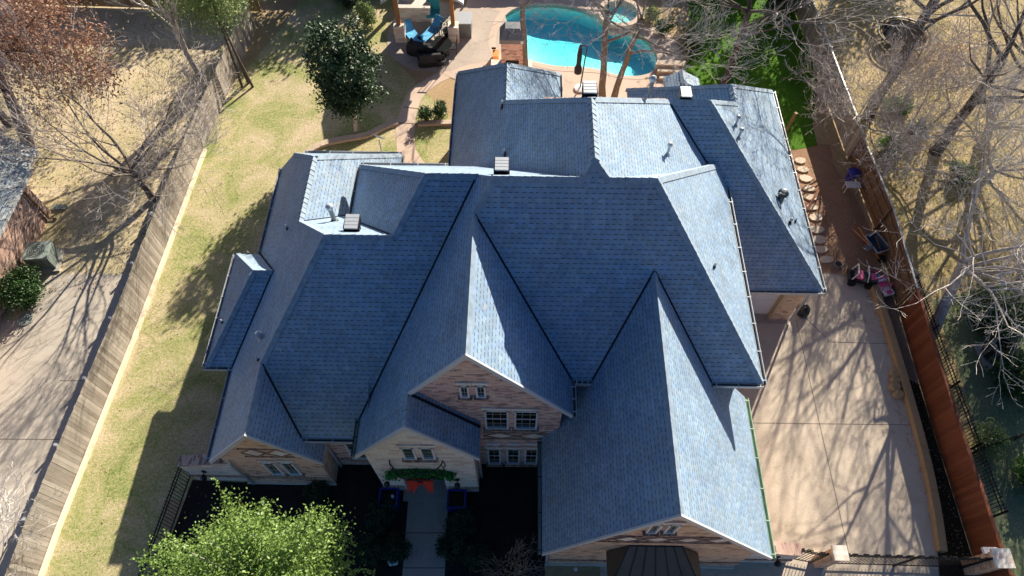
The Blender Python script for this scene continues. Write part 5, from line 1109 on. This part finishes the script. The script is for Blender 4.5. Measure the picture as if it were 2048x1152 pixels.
# wheelbarrow
def wheelbarrow(c, rz):
    root = thing('wheelbarrow', 'dark blue wheelbarrow with orange handled tools against the brown fence', 'wheelbarrow', tuple(c), rz); q = MB()
    t_ = [V((-.34, -.5, .62)), V((.34, -.5, .62)), V((.30, .45, .58)), V((-.30, .45, .58))]; u_ = [V((-.2, -.3, .3)), V((.2, -.3, .3)), V((.18, .25, .32)), V((-.18, .25, .32))]
    for i in range(4): q.poly([t_[i], t_[(i+1) % 4], u_[(i+1) % 4], u_[i]])
    q.poly(u_, 0, up=(0, 0, 1)); q.build('tray', MT['wheelb'], root, local=True); q = MB()
    for i in range(4): q.bar(t_[i], t_[(i+1) % 4], .035)
    q.build('rim', MT['lightgrey'], root, local=True)
    MB().tube([(-.05, -.62, .19), (.05, -.62, .19)], .19, 14).build('wheel', MT['darkplastic'], root, local=True)
    for s_ in (-1, 1):
        MB().bar((s_*.1, -.6, .2), (s_*.3, .95, .6), .04).build('handle', MT['orange'], root, local=True); MB().bar((s_*.22, .3, .3), (s_*.24, .4, 0), .03).build('leg', MT['black'], root, local=True)
    return root
wheelbarrow(P(1742, 500), .35)
for k, (a, b, m_, lab) in enumerate((((1706, 458), (1740, 492), 'orange', 'orange handled shovel lying in the wheelbarrow'), ((1702, 462), (1732, 496), 'redfence', 'red handled rake lying in the wheelbarrow'))):
    root = thing('garden_tool', lab, 'garden tool', tuple(P(*a))); MB().tube([P(*a, .95), P(*b, .62)], .022, 5).build('handle', MT[m_], root); MB().box(P(*b, .62), (.2, .26, .03), .8).build('head', MT['acd'], root)
# ride on toy
def toy_car(c, rz, label, body_, accent, s_=1.0):
    root = thing('ride_on_toy', label, 'toy car', tuple(c), rz); z = lambda *a: tuple(v*s_ for v in a)
    q = MB(); q.box(z(0, 0, .28), z(.5, 1.0, .16)); q.box(z(0, -.42, .4), z(.5, .28, .14)); q.box(z(0, .3, .4), z(.46, .1, .24)); q.build('body', MT[body_], root, local=True)
    q = MB(); q.box(z(0, .12, .42), z(.4, .26, .08)); q.box(z(0, -.42, .475), z(.3, .2, .02)); q.build('trim_panel', MT[accent], root, local=True)
    q = MB()
    for x in (-.24, .24): q.bar(z(x, -.22, .36), z(x, -.1, .78), .035*s_); q.bar(z(x, .38, .36), z(x, .3, .8), .035*s_)
    q.bar(z(-.24, -.1, .78), z(.24, -.1, .78), .035*s_); q.bar(z(-.24, .3, .8), z(.24, .3, .8), .035*s_); q.build('roll_bar', MT['white' if body_ == 'darkplastic' else 'pink'], root, local=True)
    for x in (-.28, .28):
        for y in (-.34, .32): MB().tube([z(x-.05, y, .16), z(x+.05, y, .16)], .16*s_, 12).build('wheel', MT['black'], root, local=True)
    return root
toy_car(P(1716, 562), 1.35, 'black ride on toy truck with pink trim at the driveway end', 'darkplastic', 'pink', 1.05)
toy_car(P(1761, 580), .3, 'white and pink toy car in the bed by the fence', 'white', 'pink', .8)
toy_car(P(1752, 560), 1.0, 'small white toy car with blue seat behind the other white toy', 'white', 'towel', .6)
tag(MB().lathe(P(1740, 552), [(.11, .01), (.15, .24), (.13, .24), (.1, .05)], 12).build('bucket', MT['pink']), 'small pink bucket beside the black toy truck', 'bucket')
bb = thing('blue_bin', 'dark blue bin in shade against the grey fence', 'bin', tuple(P(1697, 362))); MB().lathe(P(1697, 362), [(.2, .01), (.26, .6)], 14).build('tub', MT['bluep'], bb); MB().lathe(P(1697, 362)+V((0, 0, .6)), [(.28, 0), (.28, .04), (.05, .08)], 14).build('lid', MT['bluep'], bb)
wt = thing('white_table', 'small white plastic table beside the dark blue bin', 'table', tuple(P(1698, 382))); c = P(1698, 382); MB().box(c+V((0, 0, .45)), (.65, .35, .04)).build('tabletop', MT['white'], wt)
for x in (-.28, .28):
    for y in (-.13, .13): MB().bar(c+V((x, y, 0)), c+V((x, y, .43)), .03).build('leg', MT['white'], wt)
gb = thing('rubbish_bag', 'shiny black rubbish bag leaning by the garage brick pier', 'bag', tuple(P(1604, 628))); rnd = random.Random(4); q = MB(); c = P(1603, 626)
q.lathe(c, [(.2, .01), (.3, .12), (.27, .3), (.16, .42), (.05, .5), (.08, .56)], 11); q.v = [tuple(Vector(v_)+V((rnd.uniform(-.03, .03), rnd.uniform(-.03, .03), rnd.uniform(-.02, .02)))) for v_ in q.v]; o_ = q.build('bag', MT['darkplastic'], gb); MB().bar(c+V((.02, .25, .02)), c+V((.2, .55, .75)), .08, .04).build('strap', MT['black'], gb)
# stacked rocks on the kerb wall
for i, (a, b, r_, lab) in enumerate(((1786, 750, .26, 'topmost flat tan rock of the row on the kerb wall'), (1788, 763, .24, 'second tan rock of the row on the kerb wall'), (1786, 776, .27, 'third and largest tan rock of the row'), (1795, 790, .25, 'lowest rounded tan rock, set apart by the kerb wall'))): rock('kerb_rock', lab, P(a, b, .0), r_, 30+i, 'tie', group='tan rocks beside the kerb wall', sq=.9)
# front door dressing
for a, b, lab, fill in ((781, 1002, 'square blue glazed planter left of the front step with white figure', 'mulch'), (915, 1005, 'square blue glazed planter right of the front step', 'bed')):
    c = P(a, b); root = thing('blue_planter', lab, 'planter', tuple(c), group='blue planters at the front door'); q = MB(); w = .3
    for s_, ax_ in ((-1, 0), (1, 0), (-1, 1), (1, 1)): q.box(c+(V((s_*w, 0, .28)) if ax_ == 0 else V((0, s_*w, .28))), (.05, .65, .54) if ax_ == 0 else (.55, .05, .54))
    q.build('pot', MT['bluep'], root); MB().box(c+V((0, 0, .4)), (.549, .549, .06)).build('soil', MT[fill], root)
fig = thing('garden_figure', 'small white figurine in the left blue planter', 'figurine', tuple(P(786, 994, .44))); MB().lathe(P(786, 994, .44), [(.04, 0), (.06, .05), (.03, .12), (.045, .17), (.01, .22)], 10).build('body', MT['white'], fig)
gx, gy = -3.08, 6.2
gar = thing('door_garland', 'green garland with big red bow draped over the front door arch', 'garland', (gx, gy, 2.3)); rnd = random.Random(9); lm = MB()
leaves(lm, [V((gx+1.0*math.cos(t*math.pi/30)*1.0, gy, 2.25+.42*math.sin(t*math.pi/30))) for t in range(31)], 2400, .16, .045, rnd); lm.build('greenery', MT['garl'], gar)
q = MB(); bz = 2.15
for s_ in (-1, 1):
    for k, (dx, dz, ln) in enumerate(((.42, .08, .2), (.28, -.34, .14))):
        a0_ = V((gx, gy-.14, bz)); a1_ = V((gx+s_*dx, gy-.36, bz+dz)); nn = V((0, ln*.75, ln)); bk = V((0, .08, 0))
        for f_ in (V((0, 0, 0)), bk): q.poly([a0_+V((0, 0, .05))+f_, a1_+nn*.9+f_, a1_-nn*.9+f_, a0_-V((0, 0, .05))+f_])
        q.poly([a1_+nn*.9, a1_+nn*.9+bk, a1_-nn*.9+bk, a1_-nn*.9]); q.poly([a0_+V((0, 0, .05)), a1_+nn*.9, a1_+nn*.9+bk, a0_+V((0, 0, .05))+bk]); q.poly([a0_-V((0, 0, .05)), a1_-nn*.9, a1_-nn*.9+bk, a0_-V((0, 0, .05))+bk])
q.box((gx, gy-.17, bz), (.14, .12, .14)); q.build('bow', MT['redp'], gar)
for i, (a, b, lab) in enumerate(((508, 966, 'small white light at the left end of the left gable wall'), (626, 966, 'small white light near the right end of the left gable wall'), (671, 930, 'small white light in the recess beside the left gable'), (960, 936, 'small white light right of the stone gable'), (1150, 1140, 'small white light at the foot of the garage wall'))):
    c = P(a, b); root = thing('garden_light', lab, 'garden light', tuple(c), group='small white garden lights'); MB().tube([c, c+V((0, -.02, .25))], .015, 5).build('stake', MT['acd'], root); MB().lathe(c+V((0, -.02, .25)), [(.03, -.02), (.07, .02), (.06, .06), (.01, .08)], 8).build('globe', MT['white'], root)
rock('white_stone', 'pale flat stone lying in the dark front bed left of the path', P(787, 1122), .2, 50, 'white', 'stone', sq=.3)
tag(MB().box(P(1928, 1118)+V((0, 0, 1.5)), (.5, .2, .12)).build('gate_motor', MT['white']), 'white gate opener box mounted beside the right gate pillar', 'gate opener')
# trampoline in the right yard
c = P(1798, 86); tr = thing('trampoline', 'round black trampoline under the trees of the right yard', 'trampoline', tuple(c)); q = MB(); q.poly([c+V((1.15*math.cos(2*math.pi*i/28), 1.15*math.sin(2*math.pi*i/28), .6)) for i in range(28)], 0, up=(0, 0, 1)); q.build('mat', MT['net'], tr)
q = MB(); q.tube([c+V((1.32*math.cos(2*math.pi*i/28), 1.32*math.sin(2*math.pi*i/28), .6)) for i in range(29)], .05, 6); q.build('ring', MT['black'], tr)
for k in range(6): a = 2*math.pi*k/6; MB().bar(c+V((1.32*math.cos(a), 1.32*math.sin(a), 0)), c+V((1.32*math.cos(a), 1.32*math.sin(a), .6)), .05).build('leg', MT['black'], tr)
